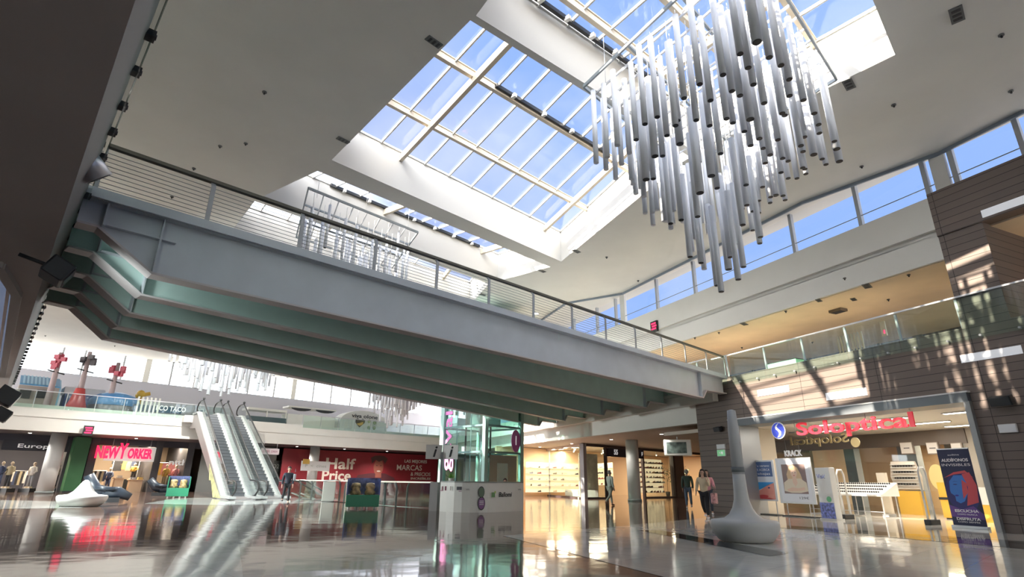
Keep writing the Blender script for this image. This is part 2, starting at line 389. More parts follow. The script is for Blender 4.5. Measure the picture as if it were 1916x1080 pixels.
# cream field in front of the optician, with dark inlaid bands
zone([g(941, 1003), g(1150, 986), g(1334, 968), g(1378, 962), WR(8.6, 0, 0), WR(8.6, 9, 0), WR(-.2, 9, 0), WR(-.2, -0, 0), WR(-9, .0, 0), Vector((13, 2, 0)), Vector((6, 1.2, 0)), g(1700, 1200), g(1240, 1080)], fcream, .004)
zone([g(1195, 993), g(1235, 993), g(1476, 1036), g(1440, 1042)], fdark, .008)
zone([g(1454, 983), g(1490, 985), g(1916, 1014), g(2060, 1028), g(2060, 1042), g(1916, 1028), g(1454, 988)], fdark, .008)
zone([g(365, 981), g(442, 981), g(455, 1080), g(470, 1180), g(230, 1180), g(305, 1080)], fpale, .004)
zone([g(0, 936), g(180, 940), g(215, 938), g(150, 951), g(0, 953)], fpale, .004)
zone([g(270, 943), g(330, 932), g(560, 931), g(650, 936), g(600, 942), g(420, 946)], fpale, .004)
# ================================================================ LEFT GALLERY (above and beside the camera)
ZS, ZFB, ZFT = 3.75, 4.45, 5.37     # shop soffit, fascia bottom, fascia top
lp = lambda s, off, z: LN*(.20-off)+LD*s+UP*z     # off: metres behind the gallery edge
mb = MB(); mb.box(lp(-14, .15, ZFB), LD*58, -LN*16, UP*.12); struct('ceiling_left', mb, galv)
mb = MB(); mb.ext([lp(-14, .15, ZFB+.001), lp(-14, -.03, 5.25), lp(-14, -.03, 5.36), lp(-14, .4, 5.36), lp(-14, .4, ZFB+.001)], LD*58); struct('trim_9', mb, mat('grey_fascia_paint', (.20, .195, .19), .6))
mb = MB(); mb.box(lp(-14, .3, ZFB+.6), LD*58, -LN*16, UP*.2); struct('floor_gallery_left', mb, white)
mb = MB(); mb.box(lp(-14, 8.5, 0), LD*58, -LN*.3, UP*ZFB); struct('wall_left', mb, galv)
mb = MB(); mb.box(lp(-14, 9, ZFB+.8), LD*58, -LN*.3, UP*6); struct('wall_left', mb, white)
wb = sroot('window_25'); m_ = MB(); m_.box((-26, -9.0, .3), (29, 0, 0), (0, .03, 0), (0, 0, 10.7)); m_.build('pane', paneg, wb)  # unseen glazed wall, added to let the glow in from behind
for k in range(10): m_ = MB(); m_.box((-26+k*3.1, -9.1, 0), (.15, 0, 0), (0, .25, 0), (0, 0, 11)); m_.build('mullion', alu, wb)
for z in (0, 3.6, 7.2, 10.8): m_ = MB(); m_.box((-26, -9.08, z), (29, 0, 0), (0, .2, 0), (0, 0, .2)); m_.build('transom', alu, wb)
mb = MB(); mb.box((3, -9.2, 0), (21, 0, 0), (0, .3, 0), (0, 0, 11.4)); struct('wall_back', mb, white)
bal = thing('glass_balustrade', 'glass balustrade along the dark gallery edge, upper left', 'railing', lp(0, 0, ZFT))
for k in range(-3, 24):
    mb = MB(); mb.box(lp(k*1.5+.01, -.06, 5.1), LD*1.48, LN*.016, UP*1.0); mb.build('glass_pane', balg, bal)
    for q in (.35, 1.15):
        m_ = MB(); m_.cbox(lp(k*1.5+q, -.05, 5.22), .12, .1, .07, LD, LN); m_.tube([lp(k*1.5+q, -.02, 5.22), lp(k*1.5+q, -.11, 5.22)], .03, 8); m_.build('glass_clamp', dark, bal)
    m_ = MB(); m_.bar(lp(k*1.5+.02, .1, ZFT-.1), lp(k*1.5+.02, .1, 6.15), .05, .03); m_.build('post', alu, bal)
mb = MB(); mb.bar(lp(-4.5, -.09, 6.17), lp(36, -.09, 6.17), .09, .05); mb.build('handrail', dark, bal)
# recessed bluish light box in the soffit at the very left
q = [atz(0, 492, ZFB), atz(33, 546, ZFB), atz(6, 700, ZFB), atz(-40, 700, ZFB), atz(-60, 470, ZFB)]
sk = thing('soffit_light_box', 'blue-grey framed light box in the dark soffit at the left edge', 'light box', q[0])
fr = MB()
for k in range(5): fr.bar(q[k]-UP*.05, q[(k+1) % 5]-UP*.05, .16, .1)
fr.build('frame', mat('grey_frame_paint', (.36, .36, .37), .5), sk)
m_ = MB(); m_.ext([p-UP*.02 for p in q], UP*.015); m_.build('diffuser', mat('blue_diffuser', (.16, .22, .34), .25, emit=.35, ecol=(.2, .28, .45)), sk)
m_ = MB(); m_.bar(lerp(q[0], q[1], .55)-UP*.06, lerp(q[3], q[2], .72)-UP*.06, .05, .05); m_.build('divider', alu, sk)
# tilted cylinder spotlight, floodlights and a dark speaker clamped to the fascia
def flood(px, py, s, label, size=.3):
    c = onplane(px, py, lp(0, -.35, 0), LD); r = thing('floodlight', label, 'floodlight', c)
    m_ = MB(); m_.cbox(c, size*1.25, size*.8, size*.6, LD, (LN-UP*.5).normalized(), (LN*.5+UP).normalized()); m_.build('housing', dark, r, bevel=.03)
    m_ = MB(); m_.tube([c+UP*size*.1, c-LN*.4+UP*.1], .035, 8); m_.build('bracket', dark, r)
    m_ = MB(); m_.cbox(c+(LN-UP*.5).normalized()*size*.43, size*1.05, .01, size*.5, LD, (LN-UP*.5).normalized(), (LN*.5+UP).normalized()); m_.build('lens', mat('dark_lens', (.05, .06, .08), .1), r)
def atd(x, y, d): v = ray(x, y); return Vector((0, 0, CH))+v*(d/math.hypot(v.x, v.y))
def flood_at(c, label, size, aim=None, en=0):
    r = thing('floodlight', label, 'floodlight', c)
    m_ = MB(); m_.cbox(c, size*1.25, size*.8, size*.75, LD, (LN-UP*.5).normalized(), (LN*.5+UP).normalized()); m_.build('housing', dark, r, bevel=.03)
    m_ = MB(); m_.tube([c+UP*size*.1, c-LN*.5+UP*.15], .03, 8); m_.build('bracket', dark, r)
    m_ = MB(); m_.cbox(c+(LN-UP*.5).normalized()*size*.43, size*1.05, .01, size*.6, LD, (LN-UP*.5).normalized(), (LN*.5+UP).normalized()); m_.build('lens', mat('dark_lens', (.05, .06, .08), .1), r)
    if aim is not None:
        l = bpy.data.lights.new('floodlight_lamp', 'SPOT'); l.energy = en; l.spot_size = 2.6; l.spot_blend = 1; l.shadow_soft_size = size*.5; l.color = (.93, 1, .98); o_ = bpy.data.objects.new('floodlight_lamp', l); C.objects.link(o_); o_.location = c+(LN-UP*.5).normalized()*size*.5; o_.rotation_euler = (Vector(aim)-c).to_track_quat('-Z', 'Y').to_euler()
    return r
flood_at(atd(107, 508, 10.9), 'black floodlight under the left end of the footbridge', .42, (2, 22, 5), 150)
flood_at(atd(12, 742, 27), 'black floodlight on the gallery edge at the left, nearest the playground', .75, (-5, 40, 7), 6000)
flood_at(atd(4, 776, 27), 'black floodlight at the left border below the playground glass', .55, (-8, 32, 0), 4000)
c = atd(166, 306, 8.6); sp = thing('cylinder_spotlight', 'silver cylinder spotlight tilted down beside the glass balustrade', 'spotlight', c)
ax = (LD*.25+LN*.75-UP*.75).normalized()
m_ = MB(); m_.tube([c-ax*.22, c+ax*.22], [.15, .17], 20); m_.build('housing', alu, sp)
m_ = MB(); m_.tube([c+ax*.2, c+ax*.225], .145, 20); m_.build('lens', dark, sp)
m_ = MB(); m_.bar(c-ax*.05, c-LN*.35-UP*.12, .06, .03); m_.build('arm', alu, sp)
# ================================================================ FOOTBRIDGE
lc = [atz(280, 515, 4.25), atz(259, 554, 4.25), atz(237, 587, 4.25), atz(214, 612, 4.25), atz(197, 634, 4.25)]
rc = [atz(1310, 745, 4.25), atz(1205, 764, 4.25), atz(1125, 778, 4.25), atz(1053, 788, 4.25), atz(1006, 797, 4.25)]
br = thing('footbridge', 'grey steel footbridge on five deep beams crossing the hall', 'footbridge', lc[0])
ends = []
for k in range(5):
    a, b = lc[k], rc[k]; d = (b-a).normalized(); side = d.cross(UP).normalized()
    # distance back to the left gallery edge and on to the right gallery edge
    tl = (LN.dot(a)-.22)/(-LN.dot(d)); tl = abs(tl)
    tr = ((RO.dot(RP)-.32)-RO.dot(b))/RO.dot(d)
    A0, B0 = a-d*tl, b+d*tr; top = 5.28
    prof = [A0+UP*(top-A0.z), A0+UP*(4.8-A0.z), a-d*.8+UP*.55, a, b, b+d*.35+UP*.33, B0+UP*.4, B0+UP*(top-B0.z)]
    prof[2] = a-d*min(.85, tl*.8)+UP*.55
    if tr < .5: prof[5] = b+d*tr*.6+UP*.3
    m_ = MB(); m_.ext([p-side*.012 for p in prof], side*.024); bm_ = m_.build('beam', beamm if k == 0 else decku, br)  # teal on the inner beams puts greenish bounce light into their colour
    m_ = MB(); pts = prof[1:7]
    for p, q in zip(pts, pts[1:]):
        m_.bar(p, q+(q-p).normalized()*.01, .30, .035)
    m_.build('bottom_flange', mat('flange_paint', (.50, .47, .47), .45), bm_)
    m_ = MB(); m_.bar(prof[0]-UP*.02, prof[-1]-UP*.02, .30, .04); m_.build('top_flange', beamm, bm_)
    for sgn in (1, -1):
        for p0, zz in ((a, 4.27), (b-d*.05, 4.27), (a-d*.8, 4.85)):
            m_ = MB(); m_.box(p0+UP*(zz-p0.z)+side*sgn*.012, side*sgn*.13, d*.025, UP*(top-.05-zz)); m_.build('stiffener', beamm, bm_)
        m_ = MB(); m_.box(a-d*.75+UP*.62+side*sgn*.012, side*sgn*.1, d*1.0, UP*.025); m_.build('stiffener', beamm, bm_)
    ends.append((A0, B0, d, side))
# deck with painted underside, edge channels, cross beams
o0, o4 = ends[0], ends[4]
e0a, e0b = o0[0]+o0[3]*.22, o0[1]+o0[3]*.22
e4a, e4b = o4[0]-o4[3]*.22, o4[1]-o4[3]*.22
z5 = lambda p, z: Vector((p.x, p.y, z))
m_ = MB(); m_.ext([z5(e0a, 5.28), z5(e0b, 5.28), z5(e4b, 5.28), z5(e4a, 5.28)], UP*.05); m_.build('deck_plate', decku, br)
m_ = MB(); m_.ext([z5(e0a, 5.335), z5(e0b, 5.335), z5(e4b, 5.335), z5(e4a, 5.335)], UP*.03); m_.build('walking_surface', mat('deck_rubber', (.2, .2, .2), .6), br)
for p, q in ((e0a, e0b), (e4a, e4b)):
    m_ = MB(); m_.bar(z5(p, 5.31), z5(q, 5.31), .05, .16); m_.build('edge_channel', beamm, br)
for k in range(4):
    for t in (.30, .55, .78):
        a, b = lerp(lc[k], rc[k], t), lerp(lc[k+1], rc[k+1], t)
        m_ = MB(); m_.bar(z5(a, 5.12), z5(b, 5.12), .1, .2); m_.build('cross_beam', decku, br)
# railings: bent flat posts, round cables, timber-dark handrail
def railing(p, q, inn, nposts):
    d = (q-p).normalized(); n_ = inn
    for k in range(nposts):
        t = (k+.02)/(nposts-1) if k else .004
        b = lerp(p, q, min(.998, t)); m_ = MB(); m_.bar(z5(b, 5.3), z5(b, 6.08), .075, .02, n_); m_.bar(z5(b, 6.06), z5(b+n_*.07, 6.16), .075, .02, n_); m_.build('post', mat('post_paint', (.40, .42, .44), .4, .3), br)
    m_ = MB(); m_.bar(z5(p+n_*.07, 6.19), z5(q+n_*.07, 6.19), .10, .06); m_.build('handrail', mat('bronze_handrail', (.11, .105, .08), .5), br)
    for k in range(9):
        m_ = MB(); m_.tube([z5(p+n_*.03, 5.44+k*.075), z5(q+n_*.03, 5.44+k*.075)], .006, 5); m_.build('cable', steel, br)
railing(e0a, e0b, -o0[3], 14); railing(e4a, e4b, o4[3], 14)
# ================================================================ RIGHT GALLERY, BROWN FACADE
def cladding():
    m = bpy.data.materials.new('brown_cladding'); m.use_nodes = True; nt = m.node_tree; b = nt.nodes['Principled BSDF']; Lk = nt.links
    t = nn(nt, 'ShaderNodeTexCoord'); mp = nn(nt, 'ShaderNodeMapping'); br = nn(nt, 'ShaderNodeTexBrick')
    # facade coordinates: u along the wall, v = height
    rot = nn(nt, 'ShaderNodeVectorRotate', rotation_type='Z_AXIS'); rot.inputs['Angle'].default_value = math.atan2(RD.x, RD.y)-PI/2
    sep = nn(nt, 'ShaderNodeSeparateXYZ'); cmb = nn(nt, 'ShaderNodeCombineXYZ')
    Lk.new(t.outputs['Object'], rot.inputs['Vector']); Lk.new(rot.outputs[0], sep.inputs[0]); Lk.new(sep.outputs['X'], cmb.inputs['X']); Lk.new(sep.outputs['Z'], cmb.inputs['Y'])
    Lk.new(cmb.outputs[0], br.inputs[0]); br.offset = 0; br.inputs['Scale'].default_value = 1
    br.inputs['Brick Width'].default_value = 2.8; br.inputs['Row Height'].default_value = .222; br.inputs['Mortar Size'].default_value = .008; br.inputs['Mortar Smooth'].default_value = .1
    br.inputs['Color1'].default_value = (.165, .13, .115, 1); br.inputs['Color2'].default_value = (.185, .145, .125, 1); br.inputs['Mortar'].default_value = (.03, .025, .022, 1)
    Lk.new(br.outputs[0], b.inputs['Base Color']); b.inputs['Roughness'].default_value = .55
    bp = nn(nt, 'ShaderNodeBump'); bp.inputs['Strength'].default_value = .6; bp.inputs['Distance'].default_value = .01; bp.invert = True
    Lk.new(br.outputs['Fac'], bp.inputs['Height']); Lk.new(bp.outputs[0], b.inputs['Normal'])
    return m
clad = cladding()
def wbox(s0, s1, o0_, o1_, z0, z1): return (WR(s0, o0_, z0), RD*(s1-s0), RO*(o1_-o0_), UP*(z1-z0))
mb = MB(); mb.box(*wbox(-16, -.12, 0, .4, 0, ZFT)); mb.box(*wbox(8.67, 10.6, 0, .4, 0, ZFT-.3)); mb.box(*wbox(-.12, 8.67, 0, .4, 3.62, ZFT)); mb.box(*wbox(8.67, 9.2, 0, .4, ZFT-.3, ZFT)); struct('wall_right', mb, clad)
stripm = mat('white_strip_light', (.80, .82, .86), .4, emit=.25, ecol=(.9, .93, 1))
for n_, (s0, s1, z0, z1) in enumerate(((7.08, 5.62, 4.37, 4.61), (4.19, 2.73, 3.87, 4.12), (-.12, -1.55, 4.40, 4.62), (11.9, 11.9, 0, 0))):
    if s0 == s1: continue
    mb = MB(); mb.box(*wbox(s1, s0, -.022, -.001, z0, z1)); o = mb.build('panel_strip', stripm); tag(o, ['white strip set in the brown wall, leftmost of the row above the portal', 'white strip in the brown wall just above the shop portal, middle one', 'white strip in the brown wall at the right border above the speaker'][n_], 'wall panel')
mb = MB(); mb.box(*wbox(-3.2, -1.57, -.075, -.052, 8.28, 8.5)); tag(mb.build('panel_strip', stripm), 'white strip high on the brown tower at the right border', 'wall panel')
mb = MB(); mb.box(*wbox(9.2, 47, -.3, .1, ZFB-.02, ZFT)); struct('trim_10', mb, white)
mb = MB(); mb.box(*wbox(9.2, 47, -.31, -.3, 4.86, 4.875)); mb2 = mb; struct('trim_11', mb2, mat('groove_grey', (.4, .4, .38), .7))
mb = MB(); mb.box(*wbox(10.0, 47, .1, .5, ZS-.1, ZFB-.02)); struct('trim_12', mb, white)
# ground-floor soffit, gallery floor, upper soffit, upper fascia
mb = MB(); mb.box(*wbox(8.7, 60, .4, 26, ZS+.0, ZS+.12)); struct('ceiling_right', mb, mat('warm_soffit', (.58, .53, .47), .6))
mb = MB(); mb.box(*wbox(-16, 60, .4, 14, ZFT-.35, ZFT-.02)); struct('floor_gallery_right', mb, mat('sand_floor', (.68, .58, .45), .35))
mb = MB(); mb.box(*wbox(-.35, 47, .1, .5, 7.52, 8.35)); mb.box(*wbox(-.35, 47, -.05, .5, 8.45, 9.5)); mb.box(*wbox(-.35, 47, .1, .5, 8.3, 8.5)); struct('wall_upper_right', mb, white)
sofm = mat('gallery_soffit_warm_bounce', (.80, .68, .52), .55, noise=.12, nscale=.5)  # warm light bounced off the sunlit gallery floor is put into this colour
mb = MB(); mb.box(*wbox(-.6, 47, .2, 9, 7.5, 7.6)); struct('ceiling_gallery_right', mb, sofm)
mb = MB(); mb.box(*wbox(-16, -.35, -.05, .45, 8.2, 9.62)); mb.box(*wbox(-1.5, -.35, .0, 3, ZFT, 8.25)); struct('wall_tower', mb, clad)
mb = MB(); mb.box(*wbox(-16, -1.5, .4, 6, 8.15, 8.25)); struct('ceiling_tower', mb, sofm)
mb = MB(); mb.box(*wbox(-16, -1.5, 3, 3.3, ZFT, 8.2)); struct('wall_tower', mb, mat('dark_shopfront', (.03, .03, .032), .3))
# gallery back wall: tall dark framed glazing
gback = 8.6
mb = MB(); mb.box(*wbox(-.4, 5.2, gback, gback+.2, ZFT, 7.5)); struct('wall_gallery_back', mb, mat('charcoal_wall', (.05, .05, .052), .6))
wg = sroot('window_20')
bluew = mat('tinted_glazing', (.22, .29, .40), .15)
mb = MB(); mb.box(*wbox(5.2, 47, gback, gback+.06, ZFT, 7.5)); mb.build('pane', tintg, wg)
for k in range(22):
    s = 5.3+k*1.9; mb = MB(); mb.box(*wbox(s, s+.12 if k % 4 else s+.4, gback-.1, gback+.1, ZFT, 7.5)); mb.build('mullion', steel, wg)
for z in (6.1,): mb = MB(); mb.box(*wbox(5.2, 47, gback-.05, gback+.05, z, z+.05)); mb.build('transom', steel, wg)
# clerestory band
wc = sroot('window_21'); CO = .45
mb = MB(); mb.box(*wbox(-16, 47, CO, CO+.02, 9.5, 11.3)); mb.build('pane', skyg, wc)
mb = MB(); mb.box(*wbox(-16, 47, CO-.1, CO+.1, 9.4, 9.56)); mb.build('sill', steel, wc)
for px, py, w_ in ((1736, 345, .13), (1763, 330, .42), (1790, 325, .15), (1606, 385, .13), (1483, 430, .13), (1300, 520, .13), (1230, 548, .13), (1167, 578, .42), (1153, 580, .12), (1118, 590, .13), (1075, 600, .13), (1040, 605, .12), (1916, 275, .13)):
    s, z = WS(px, py, CO); mb = MB(); mb.box(*wbox(s-w_/2, s+w_/2, CO-.1, CO+.05, 9.5, 11.34)); mb.build('mullion' if w_ < .3 else 'column', mat('mullion_paint', (.42, .44, .46), .5) if w_ < .3 else white, wc)
for s in (33, 36, 39, 42, 45, -4.5, -8, -11.5): mb = MB(); mb.box(*wbox(s-.07, s+.07, CO-.1, CO+.05, 9.5, 11.34)); mb.build('mullion', mat('mullion_paint', (.42, .44, .46), .5), wc)
mb = MB(); mb.bar(WR(-16, CO-.06, 10.05), WR(47, CO-.06, 10.05), .025, .025); mb.build('tie_rod', steel, wc)
# ================================================================ FAR WALL
F0 = atz(217, 768, ZFT); F1 = WR(46.6, -.3, ZFT)
FD = (drop(F1)-drop(F0)).normalized(); FO = Vector((-FD.y, FD.x, 0))      # FO points away from the hall
Fp = lambda s, off, z: drop(F0)+FD*s+FO*off+UP*z
def FS(x, y, off):
    q = onplane(x, y, drop(F0)+FO*off, FD); return (q-drop(F0)).dot(FD), q.z
FL = (drop(F1)-drop(F0)).length
def fbox(s0, s1, o0_, o1_, z0, z1): return (Fp(s0, o0_, z0), FD*(s1-s0), FO*(o1_-o0_), UP*(z1-z0))
mb = MB(); mb.box(*fbox(-9, FL, 0, .4, 4.6, ZFT)); mb.box(*fbox(-9, FL, .05, .4, ZS, 4.6)); struct('wall_far', mb, white)
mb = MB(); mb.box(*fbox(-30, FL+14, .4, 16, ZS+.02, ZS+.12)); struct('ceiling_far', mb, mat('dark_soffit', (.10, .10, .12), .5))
mb = MB(); mb.box(*fbox(-14, FL+14, .4, 30, ZFT-.3, ZFT-.02)); struct('floor_gallery_far', mb, white)
# far upper window wall
WD0 = farO; wof = (drop(farO)-drop(F0)).dot(FO)
ws0 = sroot('window_22'); sF = lambda s, z, o=0: drop(farO)+B44*s+UP*z+N46*o
mb = MB(); mb.box(sF(-14, 9.0), B44*60, N46*.02, UP*2.1); mb.build('pane', skyg, ws0)
mb = MB(); mb.box(sF(-14, ZFT, 0), B44*60, N46*.25, UP*(9.0-ZFT)); struct('wall_far_upper', mb, mat('lilac_grey_paint', (.46, .46, .52), .7))
for px in (107, 150, 227, 274, 320, 366, 420, 468, 510, 547, 584, 618, 655, 690, 722, 750, 775):
    q = onplane(px, 700 if px < 500 else 745, farO, B44); s = (q-farO).dot(B44); w_ = .45 if px in (274, 547) else .14
    mb = MB(); mb.box(sF(s-w_/2, 9.0, -.1), B44*w_, N46*.12, UP*2.05); mb.build('mullion' if w_ < .3 else 'column', mat('mullion_paint', (.42, .44, .46), .5) if w_ < .3 else white, ws0)
for z in (9.65, 10.3): mb = MB(); mb.bar(sF(-14, z, -.05), sF(46, z, -.05), .03, .03); mb.build('tie_rod', alu, ws0)
# side walls closing the hall
mb = MB(); mb.box((-53, 17, 0), FW0-Vector((-53, 17, FW0.z)), (-.3, 0, 0), UP*11.4); struct('wall_far_left', mb, white)
mb = MB(); mb.box(FW1.copy().xyz*1-UP*FW1.z, drop(WR(52, 8, 0))-drop(FW1), N46*.3, UP*11.4); struct('wall_far_right', mb, white)
# balustrade on far fascia
fb = thing('glass_balustrade', 'glass balustrade on the white far gallery above the escalators', 'railing', Fp(0, 0, ZFT))
n_ = int((FL+7)//1.6)
for k in range(n_):
    s = -6+k*1.6
    if 6.5 < s+.8 < 13.2: continue
    mb = MB(); mb.box(Fp(s+.02, -.05, 5.15), FD*1.56, FO*.016, UP*1.0); mb.build('glass_pane', balg, fb)
    m_ = MB(); m_.bar(Fp(s, .08, ZFT), Fp(s, .02, 6.2), .05, .03); m_.build('post', alu, fb)
for a, b in ((-6, 6.9), (12.8, FL)):
    mb = MB(); mb.bar(Fp(a, 0, 6.22), Fp(b, 0, 6.22), .08, .05); mb.build('handrail', alu, fb)
# balustrade on right gallery (long)
rb = thing('glass_balustrade', 'glass balustrade above the brown facade and the right-hand gallery', 'railing', WR(0, 0, ZFT))
for k in range(-6, 28):
    s = k*1.72-.35
    m_ = MB(); m_.box(WR(s+.01, -.07 if s < 8 else -.36, 5.0), RD*1.70, RO*.016, UP*1.22); m_.build('glass_pane', balg, rb)
    m_ = MB(); m_.bar(WR(s, .05 if s < 8 else -.2, ZFT-.03), WR(s, .0 if s < 8 else -.28, 6.22), .07, .04); m_.build('post', alu, rb)
    for q in (.4, 1.3):
        m_ = MB(); m_.tube([WR(s+q, -.12 if s < 8 else -.42, 5.06), WR(s+q, 0 if s < 8 else -.3, 5.06)], .03, 8); m_.build('glass_clamp', alu, rb)
m_ = MB(); m_.bar(WR(-11, -.04, 6.26), WR(9.3, -.04, 6.26), .07, .05); m_.build('handrail', alu, rb)
m_ = MB(); m_.bar(WR(9.3, -.33, 6.26), WR(46.6, -.33, 6.26), .07, .05); m_.build('handrail', alu, rb)
# ================================================================ OPTICIAN BEHIND THE RIGHT-HAND FACADE
pframe = mat('portal_frame_paint', (.17, .19, .21), .35, .2)
d1 = sroot('door_1')
m_ = MB(); m_.box(*wbox(-.1, 8.65, -.14, .9, 3.32, 3.58)); m_.build('lintel', pframe, d1)
m_ = MB(); m_.box(*wbox(-.14, 8.69, -.16, .0, 3.58, 3.62)); m_.build('bright_edge', mat('light_edge', (.75, .76, .76), .3), d1)
m_ = MB(); m_.box(*wbox(8.1, 8.65, -.14, .9, 0, 3.34)); m_.build('jamb', mat('grey_jamb', (.34, .35, .36), .35, .3), d1)
m_ = MB(); m_.box(*wbox(-.12, .02, -.14, .9, 0, 3.34)); m_.build('jamb', mat('grey_jamb'  , (.3, .3, .3)), d1)
SB = 8.0
taupe = mat('taupe_shop_wall', (.34, .30, .25), .6); shopc = mat('shop_ceiling', (.62, .56, .48), .6)
mb = MB(); mb.box(*wbox(-4.5, 14, .9, SB+12, 3.34, 3.5)); struct('ceiling_shop', mb, shopc)
mb = MB(); mb.box(*wbox(-4.5, 4.45, SB, SB+.2, 0, 3.34)); struct('wall_shop_back', mb, taupe)
mb = MB(); mb.box(*wbox(-4.6, -4.5, .4, SB+.2, 0, 3.34)); struct('wall_shop_right', mb, taupe)
mb = MB(); mb.box(*wbox(8.75, 8.9, .4, 2.5, 0, 3.34)); struct('wall_shop_left', mb, mat('sand_shop_wall', (.55, .48, .38), .6))
mb = MB(); mb.box(*wbox(4.45, 14, SB, SB+.08, 0, 3.34)); struct('window_23', mb, paneg)
mb = MB(); mb.box(*wbox(4.3, 14, SB-.05, SB+.15, 2.75, 3.34)); struct('trim_13', mb, mat('brown_lintel', (.14, .11, .09), .5))
# shop seen through the optician's rear glazing: lit openings between grey piers
mb = MB(); mb.box(*wbox(0, 16, SB+9, SB+9.2, 0, 4)); struct('wall_shop_beyond', mb, mat('tan_wall', (.52, .34, .20), .6))
for s0, s1 in ((5.4, 5.9), (7.1, 7.9), (9.3, 10.2), (12.6, 13.2)):
    mb = MB(); mb.box(*wbox(s0, s1, SB+5.0, SB+5.5, 0, 3.4)); struct('wall_pier', mb, mat('grey_pier', (.27, .28, .30), .5))
emw = mat('warm_lamp', (1, .9, .75), .4, emit=9, ecol=(1, .86, .66)); emc = mat('cool_lamp', (1, 1, 1), .4, emit=9, ecol=(1, .97, .9))
def area(name, c, sx, sy, energy, color, d=(0, 0, -1), xdir=None):
    l = bpy.data.lights.new(name, 'AREA'); l.shape = 'RECTANGLE'; l.size = sx; l.size_y = sy; l.energy = energy; l.color = color
    o = bpy.data.objects.new(name, l); C.objects.link(o); z = -Vector(d).normalized(); x = Vector(xdir or (1, 0, 0)); y = z.cross(x).normalized(); x = y.cross(z)
    o.matrix_world = Matrix(((x.x, y.x, z.x, c[0]), (x.y, y.y, z.y, c[1]), (x.z, y.z, z.z, c[2]), (0, 0, 0, 1))); return o
warm = (1, .82, .58); neut = (1, .93, .82)
for k, (s, o_) in enumerate(((1.2, 2.2), (3.6, 2.2), (6.0, 2.2), (1.2, 4.6), (3.6, 4.6), (6.0, 4.6), (1.2, 6.6), (3.6, 6.6), (7.6, 4.6))):
    L_ = thing('ceiling_light', 'linear light panel in the beige ceiling of the optician', 'light', WR(s, o_, 3.32), 'linear lights in the optician ceiling')
    m_ = MB(); m_.box(*wbox(s-.65, s+.65, o_-.12, o_+.12, 3.30, 3.335)); m_.build('frame', white, L_)
    m_ = MB(); m_.box(*wbox(s-.6, s+.6, o_-.09, o_+.09, 3.292, 3.30)); m_.build('diffuser', emc, L_)
for s, o_ in ((1.5, 2.6), (5.5, 2.6), (1.5, 5.8), (5.5, 5.8)): area('shop_lamp', WR(s, o_, 3.28), 1.6, .5, 95, neut, xdir=tuple(RD))
area('shop_lamp', WR(8, SB+6.5, 3.2), 5, 1, 450, warm, xdir=tuple(RD))
# red letters and blue roundel hung across the portal
redm = mat('red_sign_acrylic', (.72, .03, .05), .25, emit=.35, ecol=(.9, .05, .08))
bluem = mat('blue_sign_acrylic', (.06, .09, .62), .3, emit=.25, ecol=(.1, .15, .9)); whm = mat('white_sign', (.9, .9, .9), .4, emit=.25, ecol=(1, 1, 1))
goldm = mat('gold_reflection', (.42, .33, .17), .35, .4)
sl, zl = WS(1492, 808, .1); sr, zr = WS(1712, 790, .1)
sg = thing('shop_sign', 'red letters with a blue and white roundel hung in the right-hand portal', 'sign', WR(sl, .1, 3))
text('letters', 'Soloptical', redm, WR((sl+sr)/2, .1, 2.99), -RD, UP, .62, .03, sg, .012, width=sl-sr)
s_, z_ = WS(1457, 806, .1)
def roundel(parent, c, r, m1, m2, xd, nrm):
    m_ = MB(); m_.tube([c, c+nrm*.03], r*1.06, 32, smooth=False); m_.build('roundel_rim', m2, parent)
    m_ = MB(); m_.tube([c, c+nrm*.045], r*.97, 32, smooth=False); m_.build('roundel', m1, parent)
    def S(sg_): return [(.26+sg_*.0, .93), (-.12, .72), (-.36, .45), (-.30, .18), (0, -.06), (.16, -.3), (.08, -.58), (-.22, -.9), (.18, -.78), (.44, -.5), (.50, -.2), (.30, .06), (.02, .28), (-.1, .5), (.02, .7)]
    m_ = MB(); m_.ext([c+xd*(x*r)+UP*(y*r)+nrm*.046 for x, y in S(1)], nrm*.01); m_.build('white_curl', m2, parent)
roundel(sg, WR(s_, .1, z_), .29, bluem, whm, -RD, -RO)
for s in (sl+.1, sl-1.2, sl-2.6, sr+.1): m_ = MB(); m_.tube([WR(s, .12, 3.0), WR(s, .12, 3.36)], .01, 6); m_.build('hanger', alu, sg)
sg2 = thing('shop_sign', 'gold mirror-written letters imitating a sign reflection in the optician rear glass', 'sign', WR(6, 4, 2.6))  # letters modelled to imitate the reflection of the sign in the glass
s1, z1 = WS(1478, 823, 4.0); s2, z2 = WS(1588, 826, 4.0)
text('letters', 'Soloptical', goldm, WR((s1+s2)/2, 4.0, (z1+z2)/2+.02), RD, UP, .5, .02, sg2, .008, width=s1-s2)
s3, z3 = WS(1601, 828, 4.0); m_ = MB(); m_.tube([WR(s3, 4, z3), WR(s3, 3.97, z3)], .19, 24, smooth=False); m_.build('roundel', goldm, sg2)
m_ = MB(); m_.bar(WR(s1, 4.03, z1+.3), WR(s3-.2, 4.03, z1+.3), .03, .04); m_.build('rail', alu, sg2)
for s in (s1, s3): m_ = MB(); m_.tube([WR(s, 4.03, z1+.3), WR(s, 4.03, 3.36)], .01, 6); m_.build('hanger', alu, sg2)
s4, z4 = WS(1484, 849, SB-.1); sk_ = thing('shop_sign', 'white letters KRACK above the posters', 'sign', WR(s4, SB-.1, z4)); [MB().tube([WR(s4+q, SB-.1, z4), WR(s4+q, SB-.1, 3.34)], .01, 6).build('hanger', alu, sk_) for q in (-.4, .4)]; text('letters', 'KRACK', whm, WR(s4, SB-.12, z4), -RD, UP, .42, .02, sk_, .008, width=1.05)
